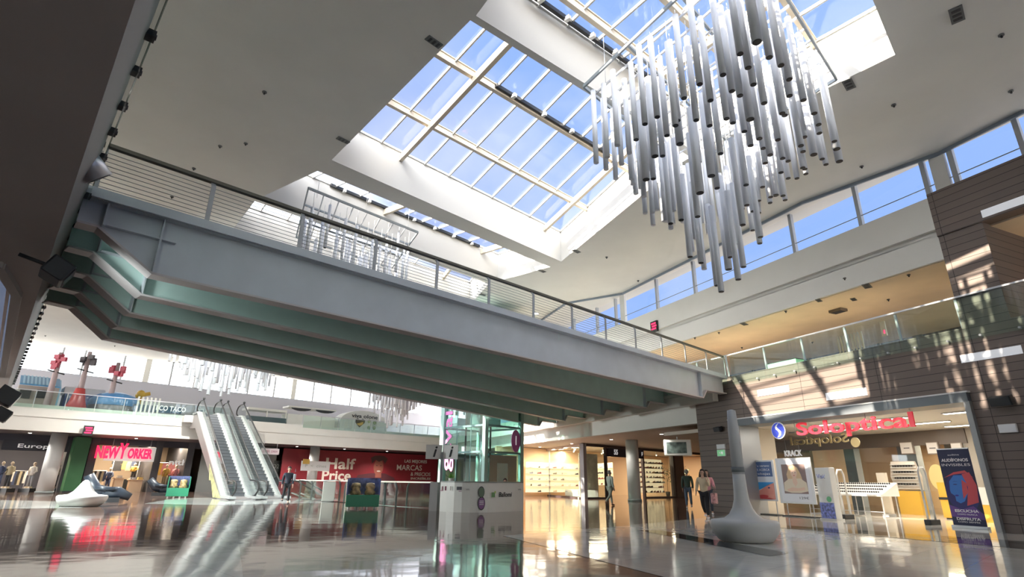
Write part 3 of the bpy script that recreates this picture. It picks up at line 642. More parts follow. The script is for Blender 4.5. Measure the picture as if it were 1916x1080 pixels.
# pictures on the taupe wall
for n_, (x0, x1, y0, y1, lab) in enumerate(((1684, 1713, 828, 850, 'white framed picture on the optician wall, leftmost of the row'), (1733, 1761, 828, 850, 'white framed picture on the optician wall, second from left'), (1779, 1806, 829, 851, 'white framed picture on the optician wall, above the banner'), (1823, 1833, 829, 850, 'white framed picture on the optician wall, next to the portal jamb'))):
    o_ = SB-.05; sa, za = WS(x0, y0, o_); sb, zb = WS(x1, y1, o_); sb2 = sb if n_ < 3 else sa-.7
    P_ = thing('wall_picture', lab, 'picture', WR(sa, o_, za)); m_ = MB(); m_.box(*wbox(min(sa, sb2), max(sa, sb2), o_-.06, o_+.04, zb, za)); m_.build('frame', mat('picture_frame', (.25, .2, .16), .5), P_)
    m_ = MB(); m_.box(*wbox(min(sa, sb2)+.04, max(sa, sb2)-.02, o_-.075, o_-.06, zb+.04, za-.03)); m_.build('print', mat('pale_print', (.72, .67, .62), .6), P_)
    m_ = MB(); m_.box(*wbox((sa+sb2)/2-.12, (sa+sb2)/2+.12, o_-.08, o_-.075, (za+zb)/2-.015, (za+zb)/2+.015)); m_.build('caption_line', dark, P_)
yel = mat('mustard_laminate', (.72, .42, .06), .4); slat = mat('cream_slats', (.72, .64, .55), .5)
def eyeglasses_row(s0, s1, off, z, n, parent_label, grp, col=dark):
    for k in range(n):
        s = s0+(s1-s0)*(k+.5)/n
        if not hasattr(eyeglasses_row, 'p'):
            m_ = MB()
            for q in (-.033, .033): m_.tube([RD*(q+.026*math.cos(t*PI/5))+UP*(.02*math.sin(t*PI/5)) for t in range(11)], .004, 5)
            for q in (-.033, .033): m_.ext([RD*(q+.026*math.cos(t*PI/5))+UP*(.02*math.sin(t*PI/5)) for t in range(10)], RO*.003)
            m_.bar(RD*-.008, RD*.008, .006, .006); m_.bar(RD*-.062, RD*-.062+RO*.12, .005, .007); m_.bar(RD*.062, RD*.062+RO*.12, .005, .007)
            o = m_.build('eyeglasses', col); eyeglasses_row.p = o
        else:
            o = eyeglasses_row.p.copy(); C.objects.link(o)
        o.location = WR(s, off, z+.02); o.scale = (1.25, 1.25, 1.25); tag(o, parent_label, 'eyeglasses', grp)
# slatted display with mustard base
sa, za = WS(1668, 868, 7.5); sb, zb = WS(1728, 923, 7.5)
dp = thing('slatted_display', 'cream slatted glasses display on a mustard base at the optician back wall', 'display stand', WR((sa+sb)/2, 7.5, 0))
m_ = MB(); m_.ext([WR(sa, 7.45, .95), WR(sa+.12, 7.45, 1.5), WR(sa, 7.45, 2.1), WR(sb+.1, 7.45, 2.1), WR(sb-.05, 7.45, 1.5), WR(sb, 7.45, .95)], RO*.12); m_.build('backboard', slat, dp)
for k in range(9): m_ = MB(); m_.box(*wbox(sb+.02, sa, 7.36, 7.45, 1.0+k*.12, 1.02+k*.12)); m_.build('slat', white, dp)
m_ = MB(); m_.box(*wbox(sb+.05, sa-.1, 7.3, 7.7, 0, .92)); m_.build('base_cabinet', yel, dp)
for k in (1, 3, 5, 7): eyeglasses_row(sb+.15, sa-.1, 7.38, 1.05+k*.12, 7, 'small dark spectacles on the cream slatted display', 'spectacles on the slatted display')
so, zo = WS(1752, 893, 7.7); m_ = MB(); m_._l(WR(so, 7.7, zo), [(.34, 0), (.34, .04)], 28, 1, 1); m_ = MB()
m_.ext([WR(so+.33*math.cos(t*PI/14), 7.8, zo+.5*math.sin(t*PI/14)) for t in range(28)], RO*.05); tag(m_.build('oval_mirror', mat('pale_gold_mirror', (.70, .58, .26), .35, .2)), 'tall yellowish oval panel behind the portrait banner', 'mirror')
sy, zy = WS(1763, 925, 5.5); sz_, _ = WS(1786, 925, 5.5)
cb_ = thing('cabinet', 'mustard yellow cabinet beside the portrait banner', 'cabinet', WR(sy, 5.5, 0)); m_ = MB(); m_.box(*wbox(sz_-.2, sy, 5.3, 5.9, .05, 1.25)); m_.build('body', yel, cb_); m_ = MB(); m_.box(*wbox(sz_-.22, sy+.02, 5.27, 5.9, .66, .74)); m_.build('dark_band', dark, cb_)
m_ = MB(); m_.box(*wbox(sz_-.15, sy-.05, 5.35, 5.9, 0, .05)); m_.build('plinth', dark, cb_)
s5, z5_ = WS(1832, 930, 4.8); cb_ = thing('reception_desk', 'white and mustard desk at the right jamb of the portal', 'desk', WR(s5, 4.8, 0)); m_ = MB(); m_.box(*wbox(s5-1.2, s5+.05, 4.6, 5.2, .55, 1.1)); m_.build('white_front', white, cb_); m_ = MB(); m_.box(*wbox(s5-1.2, s5+.05, 4.62, 5.2, 0, .55)); m_.build('base', yel, cb_)
# long white table with tilted spectacles trays
sa, _ = WS(1514, 925, 3.6); sb, _ = WS(1660, 925, 3.6)
tb = thing('display_table', 'long white table of spectacles on thin metal legs inside the optician', 'table', WR((sa+sb)/2, 3.6, 0))
m_ = MB(); m_.ext([WR(sa, 3.3, .80), WR(sa, 4.3, 1.22), WR(sa, 4.3, .74), WR(sa, 3.3, .74)], RD*(sb-sa)); m_.build('sloped_top', white, tb)
for s in (sa-.1, sa-1.6, sb+1.4, sb+.1):
    m_ = MB()
    for o_ in (3.4, 4.2): m_.bar(WR(s, o_, 0), WR(s, o_, .75), .03, .03)
    m_.bar(WR(s, 3.4, .02), WR(s, 4.2, .02), .03, .03); m_.build('leg', alu, tb)
m_ = MB(); m_.bar(WR(sa-.1, 3.4, .2), WR(sb+.1, 3.4, .2), .02, .02); m_.build('rail', alu, tb)
for r in range(4): eyeglasses_row(sb+.15, sa-.1, 3.42+r*.24, .87+r*.1, 18, 'small dark spectacles laid on the long white table', 'spectacles on the long table')
# pale bookcase panel right of the table
sa, za = WS(1640, 885, 4.6); sb, zb = WS(1668, 945, 4.6); cb_ = thing('shelf_panel', 'pale free-standing panel at the right end of the spectacles table', 'display panel', WR(sa, 4.6, 0)); m_ = MB(); m_.box(*wbox(sb, sa, 4.55, 4.7, .1, za)); m_.build('panel', mat('pale_wood', (.62, .55, .45), .5), cb_); m_ = MB(); m_.box(*wbox(sb+.05, sa-.05, 4.4, 4.85, 0, .1)); m_.build('foot', alu, cb_)
# white totem with blue foot
c = atz(1558, 974, 0); tt = thing('totem', 'white advertising totem with a blue printed foot before the portal', 'totem', c)
a_ = (-RD*.9-RO*.1).normalized()
m_ = MB(); m_.cbox(c+UP*.86, .60, .3, 1.62, a_, RO); m_.build('panel', mat('totem_white', (.83, .83, .80), .4), tt, bevel=.02)
m_ = MB(); m_.cbox(c+UP*.30-RO*.157, .58, .01, .5, a_, RO); m_.build('blue_print', mat('blue_print', (.22, .26, .62), .5, noise=.7, nscale=14), tt)
m_ = MB(); m_.cbox(c+UP*.03, .66, .4, .06, a_, RO); m_.build('foot', white, tt)
m_ = MB(); m_.tube([c+UP*.66-RO*.158+a_*.13, c+UP*.66-RO*.166+a_*.13], .09, 16); m_.build('green_leaf', mat('leaf_green', (.18, .5, .26), .5), tt)
text('script_writing', 'Visión', mat('blue_print', (.2, .2, .6)), c+UP*1.38-RO*.158, -RD, UP, .2, .003, tt, 0, .42)
# anti-theft gates
def gate(x, y, top, label):
    c = atz(x, y, 0); t = thing('security_gate', label, 'security gate', c); a2 = RO
    m_ = MB(); pts = [c+a2*-.18, c+a2*-.18+UP*(top-.15), c+a2*-.1+UP*top, c+a2*.1+UP*top, c+a2*.18+UP*(top-.15), c+a2*.18]; m_.tube(pts, .03, 8); m_.build('loop', mat('gate_white', (.75, .74, .70), .35), t)
    m_ = MB(); m_.cbox(c+UP*.08, .2, .5, .16, RD, RO); m_.build('foot', dark, t, bevel=.02)
gate(1586, 972, 1.62, 'slim white security gate beside the white totem'); gate(1746, 983, 1.66, 'slim white security gate between totem and portrait banner')
# roll-up banner
c = atz(1817, 990, 0); b_ = thing('rollup_banner', 'dark roll-up banner with a blue and red portrait on the right', 'banner', c)
xd = -RD; zt = 2.15; wd = .42
m_ = MB(); m_.cbox(c+UP*(zt/2+.04), wd*2, .012, zt-.08, xd, RO); m_.build('panel', mat('banner_ink', (.025, .03, .08), .5), b_)
m_ = MB(); m_.cbox(c+UP*.04, wd*2+.06, .16, .08, xd, RO); m_.build('base', alu, b_, bevel=.01)
m_ = MB(); m_.bar(c+xd*-wd+UP*zt, c+xd*wd+UP*zt, .03, .03); m_.build('top_rail', alu, b_)
fc = c-RO*.008
def flat(pts, cc=None, dpt=.001):
    q = cc if cc is not None else fc
    return [q+xd*x+UP*z-RO*dpt for x, z in pts]
def ell(cx, cz_, rx, rz, n=20, t0=0, t1=2*PI): return [(cx+rx*math.cos(t0+(t1-t0)*k/n), cz_+rz*math.sin(t0+(t1-t0)*k/n)) for k in range(n if t1-t0 > 6 else n+1)]
pk = mat('coral_ink', (.62, .09, .11), .5); bl = mat('azure_ink', (.05, .20, .62), .5); nv = mat('navy_ink', (.03, .03, .16), .5); pp = mat('violet_ink', (.13, .06, .28), .5); wi = mat('white_ink', (.8, .8, .82), .5)
for nm, pts, m, dz in (('swirl', ell(0, .95, .41, .55), nv, .002), ('glow', [(.05, .6), (.36, .7), (.41, 1.15), (.3, 1.5), (.1, 1.45), (.18, 1.1)], pk, .003), ('face', [(-.3, 1.0), (-.27, 1.25), (-.12, 1.42), (.1, 1.42), (.17, 1.2), (.15, .95), (.02, .72), (-.1, .66), (-.2, .72), (-.2, .86), (-.29, .93)], bl, .004), ('cheek', [(.0, .78), (.15, .95), (.17, 1.2), (.06, 1.3), (.02, 1.0)], pk, .005),
                       ('eye', ell(-.13, 1.17, .055, .012), nv, .006), ('eyebrow', [(-.2, 1.23), (-.12, 1.26), (-.03, 1.235), (-.12, 1.25)], nv, .006), ('lips', ell(-.15, .87, .05, .022), mat('lip_ink', (.04, .03, .3), .5), .006), ('hair_streak', [(-.38, 1.35), (-.1, 1.5), (.2, 1.55), (.38, 1.35), (.2, 1.48), (-.1, 1.44)], pk, .006), ('lower_swirl', [(-.41, .3), (-.41, .62), (-.1, .5), (.2, .6), (.41, .4), (.41, .25)], pp, .003)):
    m_ = MB(); m_.ext(flat(pts, None, dz), -RO*.001); m_.build(nm, m, b_)
text('headline', 'AUDÍFONOS', wi, fc+UP*1.83-RO*.004, xd, UP, .115, .002, b_, .003, .7); text('headline', 'INVISIBLES', wi, fc+UP*1.70-RO*.004, xd, UP, .10, .002, b_, 0, .74); text('brand_line', 'auditiva', wi, fc+UP*1.98-RO*.004, xd, UP, .06, .002, b_, 0, .3)
text('slogan', 'ESCUCHA', wi, fc+UP*.46-RO*.006, xd, UP, .1, .002, b_, .003, .6); text('slogan', 'COMO NUNCA', wi, fc+UP*.37-RO*.006, xd, UP, .06, .002, b_, 0, .5); text('slogan', 'DISFRUTA', wi, fc+UP*.25-RO*.006, xd, UP, .1, .002, b_, .003, .6); text('slogan', 'COMO SIEMPRE', wi, fc+UP*.17-RO*.006, xd, UP, .06, .002, b_, 0, .55)
# two posters in silver frames hanging in the portal opening
def poster(x0, x1, y0, y1, label, kind):
    o_ = .55; sa, za = WS((x0+x1)/2, (y0+y1)/2, o_); wq = abs(WS(x0, y0, o_)[0]-WS(x1, y0, o_)[0]); hq = WS(x0, y0, o_)[1]-WS(x0, y1, o_)[1]
    c = WR(sa, o_, za); P_ = thing('poster_stand', label, 'poster', WR(sa, o_, 0))
    m_ = MB(); m_.cbox(c, wq, .05, hq, RD, RO); m_.build('frame', mat('light_silver', (.72, .73, .75), .3, .3), P_, bevel=.01)
    for q in (-1, 1): m_ = MB(); m_.bar(WR(sa+q*wq*.36, o_+.05, 0), WR(sa+q*wq*.36, o_+.05, za), .03, .03); m_.build('leg', alu, P_)
    m_ = MB(); m_.cbox(WR(sa, o_+.05, .02), wq*.9, .35, .04, RD, RO); m_.build('foot', dark, P_)
    f = c-RO*.027; W2, H2 = wq*.42, hq*.46
    def put(nm, pts, m, dz): m_ = MB(); m_.ext([f+xd*x*W2+UP*z*H2-RO*dz for x, z in pts], -RO*.001); m_.build(nm, m, P_)
    if kind == 0:
        put('navy_field', [(-1, .1), (1, .1), (1, 1), (-1, 1)], mat('steel_blue_ink', (.09, .15, .32), .5), .001); put('pale_field', [(-1, -.1), (1, -.1), (1, .2), (-1, .2)], mat('pale_ink', (.7, .74, .82), .5), .002)
        put('sea', [(-1, -.62), (1, -.12), (1, -.1), (-1, -.1)], mat('sea_ink', (.05, .32, .72), .5), .003); put('face', [(-1, -1), (-1, -.66), (-.4, -.5), (.5, -.2), (1, -.15), (1, -1)], mat('sunburn_ink', (.72, .30, .25), .5), .003)
        put('lips', ell(-.2, -.85, .5, .08), mat('red_ink', (.6, .08, .09), .5), .004); put('eye', ell(.45, -.4, .12, .035), nv, .004); put('hair', [(-1, -1), (-1, -.82), (-.2, -.88), (.6, -.95), (1, -1)], mat('red_ink', (.6, .1, .1)), .0045)
        for k, (t_, z) in enumerate((('Tu verano', .78), ('TE ACERCA', .56), ('rebajas', .35))): text('writing', t_, wi, f+UP*z*H2-RO*.004, xd, UP, .12, .001, P_, 0, W2*1.5)
    else:
        put('paper', [(-1, -1), (1, -1), (1, 1), (-1, 1)], mat('paper_ink', (.78, .79, .84), .5), .001); put('backdrop', [(-.8, -.62), (.8, -.62), (.8, .78), (-.8, .78)], mat('mauve_ink', (.28, .20, .19), .5), .002)
        sk1 = mat('skin_ink', (.78, .56, .44), .5); hr = mat('blonde_ink', (.70, .50, .30), .5); jk = mat('cream_jacket_ink', (.76, .66, .52), .5)
        put('hair', [(-.45, -.05), (-.5, .3), (-.3, .65), (0, .74), (.28, .62), (.45, .3), (.55, -.05), (.2, .0), (-.2, .0)], hr, .003); put('jacket', [(-.78, -.5), (-.75, -.1), (-.4, .08), (.4, .1), (.76, -.1), (.8, -.5), (.3, -.58), (-.3, -.58)], jk, .004)
        put('face', ell(0, .35, .22, .2), sk1, .005); put('neck', [(-.14, -.1), (-.12, .2), (.12, .2), (.18, -.1), (.02, -.3)], sk1, .005); put('hands', [(-.6, -.42), (-.2, -.32), (.2, -.36), (.6, -.3), (.62, -.44), (.1, -.5), (-.5, -.52)], sk1, .006)
        put('eyes', ell(-.08, .38, .04, .012), nv, .007); put('eyes', ell(.1, .38, .04, .012), nv, .007); put('mouth', ell(.01, .24, .07, .015), mat('red_ink', (.5, .1, .1)), .007)
        text('writing', '129€', mat('dark_ink', (.08, .08, .1)), f+xd*W2*.45-UP*.82*H2-RO*.004, xd, UP, .11, .001, P_, 0, W2*.6)
poster(1409, 1451, 862, 936, 'framed poster with a blue sea and a red face behind the pedestal bench', 0)
poster(1455, 1521, 858, 941, 'framed portrait poster of a blonde woman in a cream jacket', 1)
# fittings on the facade
def wallbox(x0, x1, y0, y1, nm, label, cat, m, dp_=.06, o_=0.0):
    sa, za = WS(x0, y0, o_); sb, zb = WS(x1, y1, o_); r = thing(nm, label, cat, WR(sa, o_, za)); m_ = MB(); m_.box(*wbox(min(sa, sb), max(sa, sb), o_-dp_, o_-.001, min(za, zb), max(za, zb))); m_.build('housing', mat('fitting_white', (.7, .7, .7), .4), r, bevel=.008)
    m_ = MB(); m_.box(*wbox(min(sa, sb)+.02, max(sa, sb)-.02, o_-dp_-.006, o_-dp_, min(za, zb)+.02, max(za, zb)-.02)); m_.build('face', m, r); return r, (sa+sb)/2, (za+zb)/2
wallbox(1342, 1359, 832, 840, 'emergency_light', 'small white emergency light above the green exit sign', 'light', mat('frosted', (.8, .82, .85), .3))
wallbox(1868, 1907, 795, 809, 'emergency_light', 'white emergency light under the speaker at the right border', 'light', mat('frosted', (.8, .82, .85), .3))
r, s_, z_ = wallbox(1343, 1360, 842, 854, 'exit_sign', 'green and white exit sign on the brown pillar', 'sign', mat('exit_green', (.16, .42, .2), .4, emit=.3, ecol=(.3, .8, .4)))
text('arrow', '<', whm, WR(s_+.06, -.07, z_), -RD, UP, .14, .002, r, .004); m_ = MB(); m_.box(*wbox(s_-.10, s_-.02, -.075, -.068, z_-.05, z_+.05)); m_.build('doorway_mark', whm, r)
def spk(x, y, w_, label):
    s_, z_ = WS(x, y, -.15); r = thing('wall_speaker', label, 'speaker', WR(s_, -.15, z_)); m_ = MB(); m_.cbox(WR(s_, -.16, z_), w_, .2, w_*.5, RD, (RO*.94+UP*.3).normalized(), (UP*.94-RO*.3).normalized()); m_.build('cabinet', dark, r, bevel=.02)
    m_ = MB(); m_.bar(WR(s_, -.12, z_-.02), WR(s_, 0, z_-.05), .06, .06); m_.build('bracket', dark, r); m_ = MB(); m_.cbox(WR(s_, -.262, z_-.034), w_*.9, .012, w_*.42, RD, (RO*.94+UP*.3).normalized(), (UP*.94-RO*.3).normalized()); m_.build('grille', mat('dark_grille', (.04, .045, .05), .6), r)
spk(1344, 803, .36, 'black wall speaker on the brown pillar left of the portal'); spk(1874, 750, .5, 'black wall speaker right of the portal')
# ================================================================ PEDESTAL BENCHES
def bench(c, r, label, pole=True):
    b = thing('pedestal_bench', label, 'bench', c); st = mat('cast_white_stone', (.55, .55, .53), .45, noise=.04, nscale=2)
    k = r/.74
    prof = [(.50*k, 0), (.58*k, .03), (.70*k, .17), (.74*k, .31), (.735*k, .37), (.70*k, .405), (.60*k, .415), (.42*k, .44), (.30*k, .52), (.22*k, .64), (.165*k, .8)]
    if pole: prof += [(.135, 1.0), (.125, 1.3)]
    else: prof = prof[:8]+[(.3*k, .55), (.2*k, .72), (.1*k, .9), (.03*k, .96)]
    m_ = MB(); m_.lathe(c, prof, 40); m_.build('seat', st, b)
    if pole:
        m_ = MB(); m_.lathe(c, [(.125, 1.29), (.115, 2.2), (.09, 2.62), (.03, 2.64)], 24); m_.build('pole', mat('pole_grey', (.47, .48, .48), .4), b); m_ = MB(); m_.lathe(c, [(.136, 1.34), (.136, 1.44)], 24); m_.build('dark_ring', mat('ring_grey', (.16, .18, .18), .4), b)
    return b
bench(drop(atz(1397, 1018, 0)).normalized()*(drop(atz(1397, 1018, 0)).length+.5), .67, 'round pale bench with a tall pole in front of the optician')
bench(drop(atz(150, 949, 0)).normalized()*(drop(atz(150, 949, 0)).length+.5), .82, 'round white bench with a short cone at the left', False)
# ================================================================ SHOE SHOP BEYOND THE PILLAR
M0 = Vector((5.2, 41, 0)); G1 = A(-15); G2 = A(47); GN2 = Vector((G2.y, -G2.x, 0))*-1   # into the shop
def G2p(t, off, z): return M0+G2*t+GN2*off+UP*z
def G2s(x, y, off=0): q = onplane(x, y, M0+GN2*off, G2); return (q-M0).dot(G2), q.z
GN1 = Vector((G1.y, -G1.x, 0))
def G1p(t, off, z): return M0+G1*t+GN1*off+UP*z
peach = mat('peach_shop_wall', (.78, .58, .38), .6); pfl = mat('dark_frame', (.05, .035, .04), .4)
ws = sroot('window_24'); zt = 3.55
m_ = MB(); m_.bar(M0, M0+UP*3.7, .34, .34, G2); m_.build('corner_post', mat('post_grey', (.30, .31, .34), .4, .3), ws)
m_ = MB(); m_.box(G1p(0, 0, .1), G1*15, GN1*.03, UP*(zt-.1)); m_.build('pane', paneg, ws)
m_ = MB(); m_.box(G1p(0, -.1, zt), G1*15, GN1*.2, UP*.25); m_.build('head_frame', mat('pink_beige', (.5, .42, .38), .5), ws)
m_ = MB(); m_.box(G1p(0, -.03, 0), G1*15, GN1*.1, UP*.1); m_.build('sill_frame', pfl, ws)
for t in (7.4, 8.4, 15): m_ = MB(); m_.box(G1p(t, -.05, 0), G1*(.9 if t > 8 and t < 9 else .08), GN1*.1, UP*zt); m_.build('mullion', mat('pale_post', (.55, .55, .52), .5), ws)
tA = G2s(1135, 900)[0]; tB = G2s(1205, 900)[0]; tC = G2s(1262, 900)[0]; tD = G2s(1280, 900)[0]; tE = tD+9
m_ = MB(); m_.box(G2p(0, 0, .1), G2*tA, GN2*.03, UP*(zt-.1)); m_.build('pane', paneg, ws)
m_ = MB(); m_.box(G2p(tB, 0, .1), G2*(tC-tB), GN2*.03, UP*(zt-.1)); m_.build('pane', paneg, ws)
m_ = MB(); m_.box(G2p(0, -.1, zt), G2*(tE), GN2*.2, UP*.18); m_.build('head_frame', pfl, ws)
for t in (tA, tB, tC): m_ = MB(); m_.box(G2p(t-.09, -.08, 0), G2*.18, GN2*.2, UP*zt); m_.build('door_post', pfl, ws)
for a, b in ((.2, tA), (tB, tC)): m_ = MB(); m_.box(G2p(a, -.06, 0), G2*(b-a), GN2*.12, UP*.1); m_.build('sill_frame', pfl, ws)
mb = MB(); mb.box(G2p(tC+.1, -.1, 0), G2*(tD-tC-.1), GN2*.5, UP*zt); struct('wall_pier', mb, mat('plum_pier', (.09, .065, .07), .35))
sgn = thing('shop_sign', 'black sign box with white number 55 over the shoe shop door', 'sign', G2p(tA, -.1, 3)); m_ = MB(); m_.box(G2p(tA+.1, -.16, zt-.62), G2*(tB-tA-.2), GN2*.25, UP*.6); m_.build('box', mat('sign_navy', (.012, .012, .03), .3), sgn)
t5 = G2s(1149, 850)[0]; text('letters', '55', whm, G2p(t5, -.18, zt-.3), G2, UP, .5, .01, sgn, .015); text('letters', 'F', whm, G2p(G2s(1198, 850)[0], -.18, zt-.3), G2, UP, .4, .01, sgn, .01)
mb = MB(); mb.box(G2p(-2, 7, 0), G2*(tE+2), GN2*.2, UP*3.7); mb.box(G2p(tE, 0, 0), G2*.2, GN2*7, UP*3.7); struct('wall_shoe_shop', mb, peach)
mb = MB(); mb.box(G1p(15, 0, 0), G1*.2, GN1*12, UP*3.7); struct('wall_shoe_shop', mb, peach)
mb = MB(); mb.box(*wbox(8.7, 60, 26, 26.2, 0, 4)); mb.box(*wbox(16, 16.2, 14, 26, 0, 4)); struct('wall_corridor_end', mb, peach)
# blade sign inside the glass, leaflets wall, white plinth, sofa
sg5 = thing('shop_sign', 'black vertical blade sign with number 55 inside the left glazing', 'sign', G1p(1.6, .5, 2.2))
m_ = MB(); m_.box(G1p(1.1, .5, 1.75), G1*1.1, GN1*.05, UP*1.0); m_.build('panel', mat('sign_navy', (0, 0, 0)), sg5)
text('letters', '55', whm, G1p(1.65, .47, 2.4), -G1, UP, .5, .01, sg5, .01); text('letters', 'F', whm, G1p(1.65, .47, 1.97), -G1, UP, .35, .01, sg5, .01)
wpb = thing('window_plinth', 'white window plinth with plants at the glazed corner', 'plinth', G1p(2, 1, 0)); m_ = MB(); m_.box(G1p(.6, .3, .12), G1*4.0, GN1*1, UP*.45); m_.build('box', white, wpb)
m_ = MB(); m_.box(G1p(.7, .4, .0), G1*3.8, GN1*.8, UP*.12); m_.build('base', white, wpb)
# shoe shelves with individual shoes; back panels given a glow for warm interior light
def shoe_proto():
    m_ = MB(); m_.tube([(0, -.13, .03), (0, -.06, .04), (0, .04, .035), (0, .13, .025)], [.035, .05, .045, .03], 8); m_.tube([(0, -.08, .04), (0, -.09, .11)], [.045, .035], 8); return m_.build('shoe', mat('shoe_black', (.03, .025, .025), .4))
shoes = []
cols = [mat('shoe_black', (0, 0, 0)), mat('shoe_tan', (.35, .18, .09), .5), mat('shoe_white', (.7, .68, .64), .5), mat('shoe_grey', (.2, .2, .22), .5), mat('shoe_wine', (.22, .04, .05), .5)]
protos = []
for k, m in enumerate(cols):
    o = shoe_proto(); o.data.materials.clear(); o.data.materials.append(m); protos.append(o)
cnames = ['black', 'tan brown', 'white', 'grey', 'wine red']
used = set()
def shelving(name, label, P, D, N, w_, z0, z1, rows, ncol, where, skip=.12):
    r = thing(name, label, 'shelving', P+D*w_/2); m_ = MB(); m_.box(P+UP*z0, D*w_, N*.04, UP*(z1-z0)); m_.build('back_panel', mat('glow_back', (.85, .70, .48), .5, emit=.55, ecol=(1, .78, .48)), r)
    for k in range(rows):
        z = z0+(z1-z0)*k/rows; m_ = MB(); m_.box(P+UP*z-N*.3, D*w_, N*.3, UP*.03); m_.build('shelf', white, r)
        for c_ in range(ncol):
            if rnd.random() < skip: continue
            q = rnd.randrange(5); o = protos[q]
            if q in used: o = o.copy(); C.objects.link(o)
            used.add(q); o.location = P+D*(w_*(c_+.5)/ncol)+UP*(z+.03)-N*.15; o.rotation_euler = (0, 0, rnd.uniform(0, 3.1)); s_ = 1.25; o.scale = (s_, s_, s_)
            tag(o, '%s shoe on the %s' % (cnames[q], where), 'shoe', '%s shoes on the %s' % (cnames[q], where))
tc0 = G2s(1212, 900, 1.2)[0]; tc1 = G2s(1262, 900, 1.2)[0]
shelving('shoe_shelving', 'shoe wall with a glowing back right of the shop door', G2p(tB+.5, 1.2, 0), G2, GN2, tC-tB-.4, .35, 3.0, 7, 9, 'shoe wall right of the door')
shelving('shoe_shelving', 'shoe shelves with a glowing back deep inside behind the shop door', G2p(.8, 6.6, 0), G2, GN2, tB+1, .3, 2.6, 5, 9, 'shelves behind the shop door', .3)
shelving('shoe_shelving', 'shoe shelves with a glowing back at the far left end of the glazing', G1p(8.8, 1.0, 0), G1, GN1, 5.8, .35, 3.0, 7, 10, 'shelves at the far left glazing')
shelving('shoe_shelving', 'low shoe shelves with a glowing back behind the blade sign', G1p(3.8, 4.0, 0), G1, GN1, 3.2, .9, 2.6, 4, 6, 'shelves behind the blade sign', .4)
pl = thing('leaf_screen', 'pale leaf-patterned panel left of the shop door', 'display panel', G2p(1.2, .8, 0)); m_ = MB(); m_.box(G2p(.5, .8, .1), G2*2.1, GN2*.08, UP*3.0); m_.build('panel', mat('leaf_print', (.55, .52, .42), .5, noise=.25, nscale=2), pl)
m_ = MB(); m_.box(G2p(.4, .75, 0), G2*2.3, GN2*.2, UP*.1); m_.build('base', white, pl)
for t, o_ in ((1.5, 3), (5, 2.5), (8.5, 2.5), (3, 5.5)): area('shop_lamp', G2p(t, o_, 3.6), 1.6, .6, 160, warm, xdir=tuple(G2))
for t in (3, 8, 12.5): area('shop_lamp', G1p(t, 1.8, 3.6), 1.6, .6, 160, warm, xdir=tuple(G1))
area('shop_lamp', G2p(tD+4, 3, 3.6), 2, 1, 450, warm, xdir=tuple(G2))
for k in range(10):
    p = G2p(1+k*1.2, 1.6+(k % 3)*1.1, 3.4); s_ = thing('spotlight', 'small white ceiling spot glowing inside the shoe shop', 'spotlight', p, 'ceiling spots in the shoe shop'); m_ = MB(); m_.tube([Vector((p.x, p.y, 3.76)), p], .045, 10); m_.build('can', white, s_); m_ = MB(); m_.ball(p, .05, 10); m_.build('bulb', emw, s_)
# neighbouring shop with foliage and mannequins
for k in range(3):
    p = G2p(tD+1.2+k*1.5, 2.4, 0); t_ = thing('potted_tree', 'leafy potted tree in the shop behind the strollers', 'plant', p, 'potted trees behind the strollers')
    m_ = MB(); m_.lathe(p, [(.16, 0), (.22, .4), (.2, .4)], 14); m_.build('pot', dark, t_); m_ = MB(); m_.tube([p+UP*.4, p+UP*1.6], .02, 6); m_.build('stem', mat('bark', (.15, .1, .06), .8), t_)
    m_ = MB()
    for q in range(60):
        c = p+Vector((rnd.gauss(0, .28), rnd.gauss(0, .28), 1.9+rnd.gauss(0, .4))); u = Vector((rnd.gauss(0, 1), rnd.gauss(0, 1), rnd.gauss(0, 1))).normalized(); v = u.orthogonal().normalized()
        m_.poly([c-u*.1, c+v*.045, c+u*.1, c-v*.045])
    m_.build('foliage', mat('leaf', (.08, .13, .05), .6), t_)
# hanging monitor and round column
q = WR(14.2, 1.6, 0); mon = thing('hanging_monitor', 'white framed monitor hung under the soffit near the brown pillar', 'monitor', atz(1268, 838, 3.0)); c = wloc(mon)
ax_ = Vector((c.y, -c.x, 0)).normalized(); an = Vector((-c.x, -c.y, 0)).normalized(); k_ = (c-Vector((0, 0, CH))).dot(cF)/CAM_F
m_ = MB(); m_.cbox(c, 50*k_, .14, 29*k_, ax_, an); m_.build('casing', white, mon, bevel=.05); m_ = MB(); m_.cbox(c+an*.075-ax_*2*k_, 36*k_, .01, 20*k_, ax_, an); m_.build('screen', mat('screen_image', (.10, .13, .12), .2, noise=.9, nscale=3), mon)
m_ = MB(); m_.tube([c+UP*.3, Vector((c.x, c.y, ZS))], .03, 8); m_.build('hanger', alu, mon)
def column(c, r, h, label):
    o = thing('column', label, 'column', c); m_ = MB(); m_.tube([c, c+UP*h], r, 28); m_.build('shaft', mat('column_paint', (.56, .57, .56), .4), o); m_ = MB(); m_.tube([c, c+UP*.14], r*1.1, 28); m_.build('base_ring', mat('ring_grey', (.2, .2, .2)), o)
column(Vector((7.95, 37.5, 0)), .40, ZS+.05, 'round white column in front of the shoe shop'); column(Vector((-30.1, 38.3, 0)), .46, ZS+.05, 'round white column at the left, before the dark shop')
column(Fp(15.5, 2.0, 0), .42, ZS+.05, 'round white column in front of the red banner')
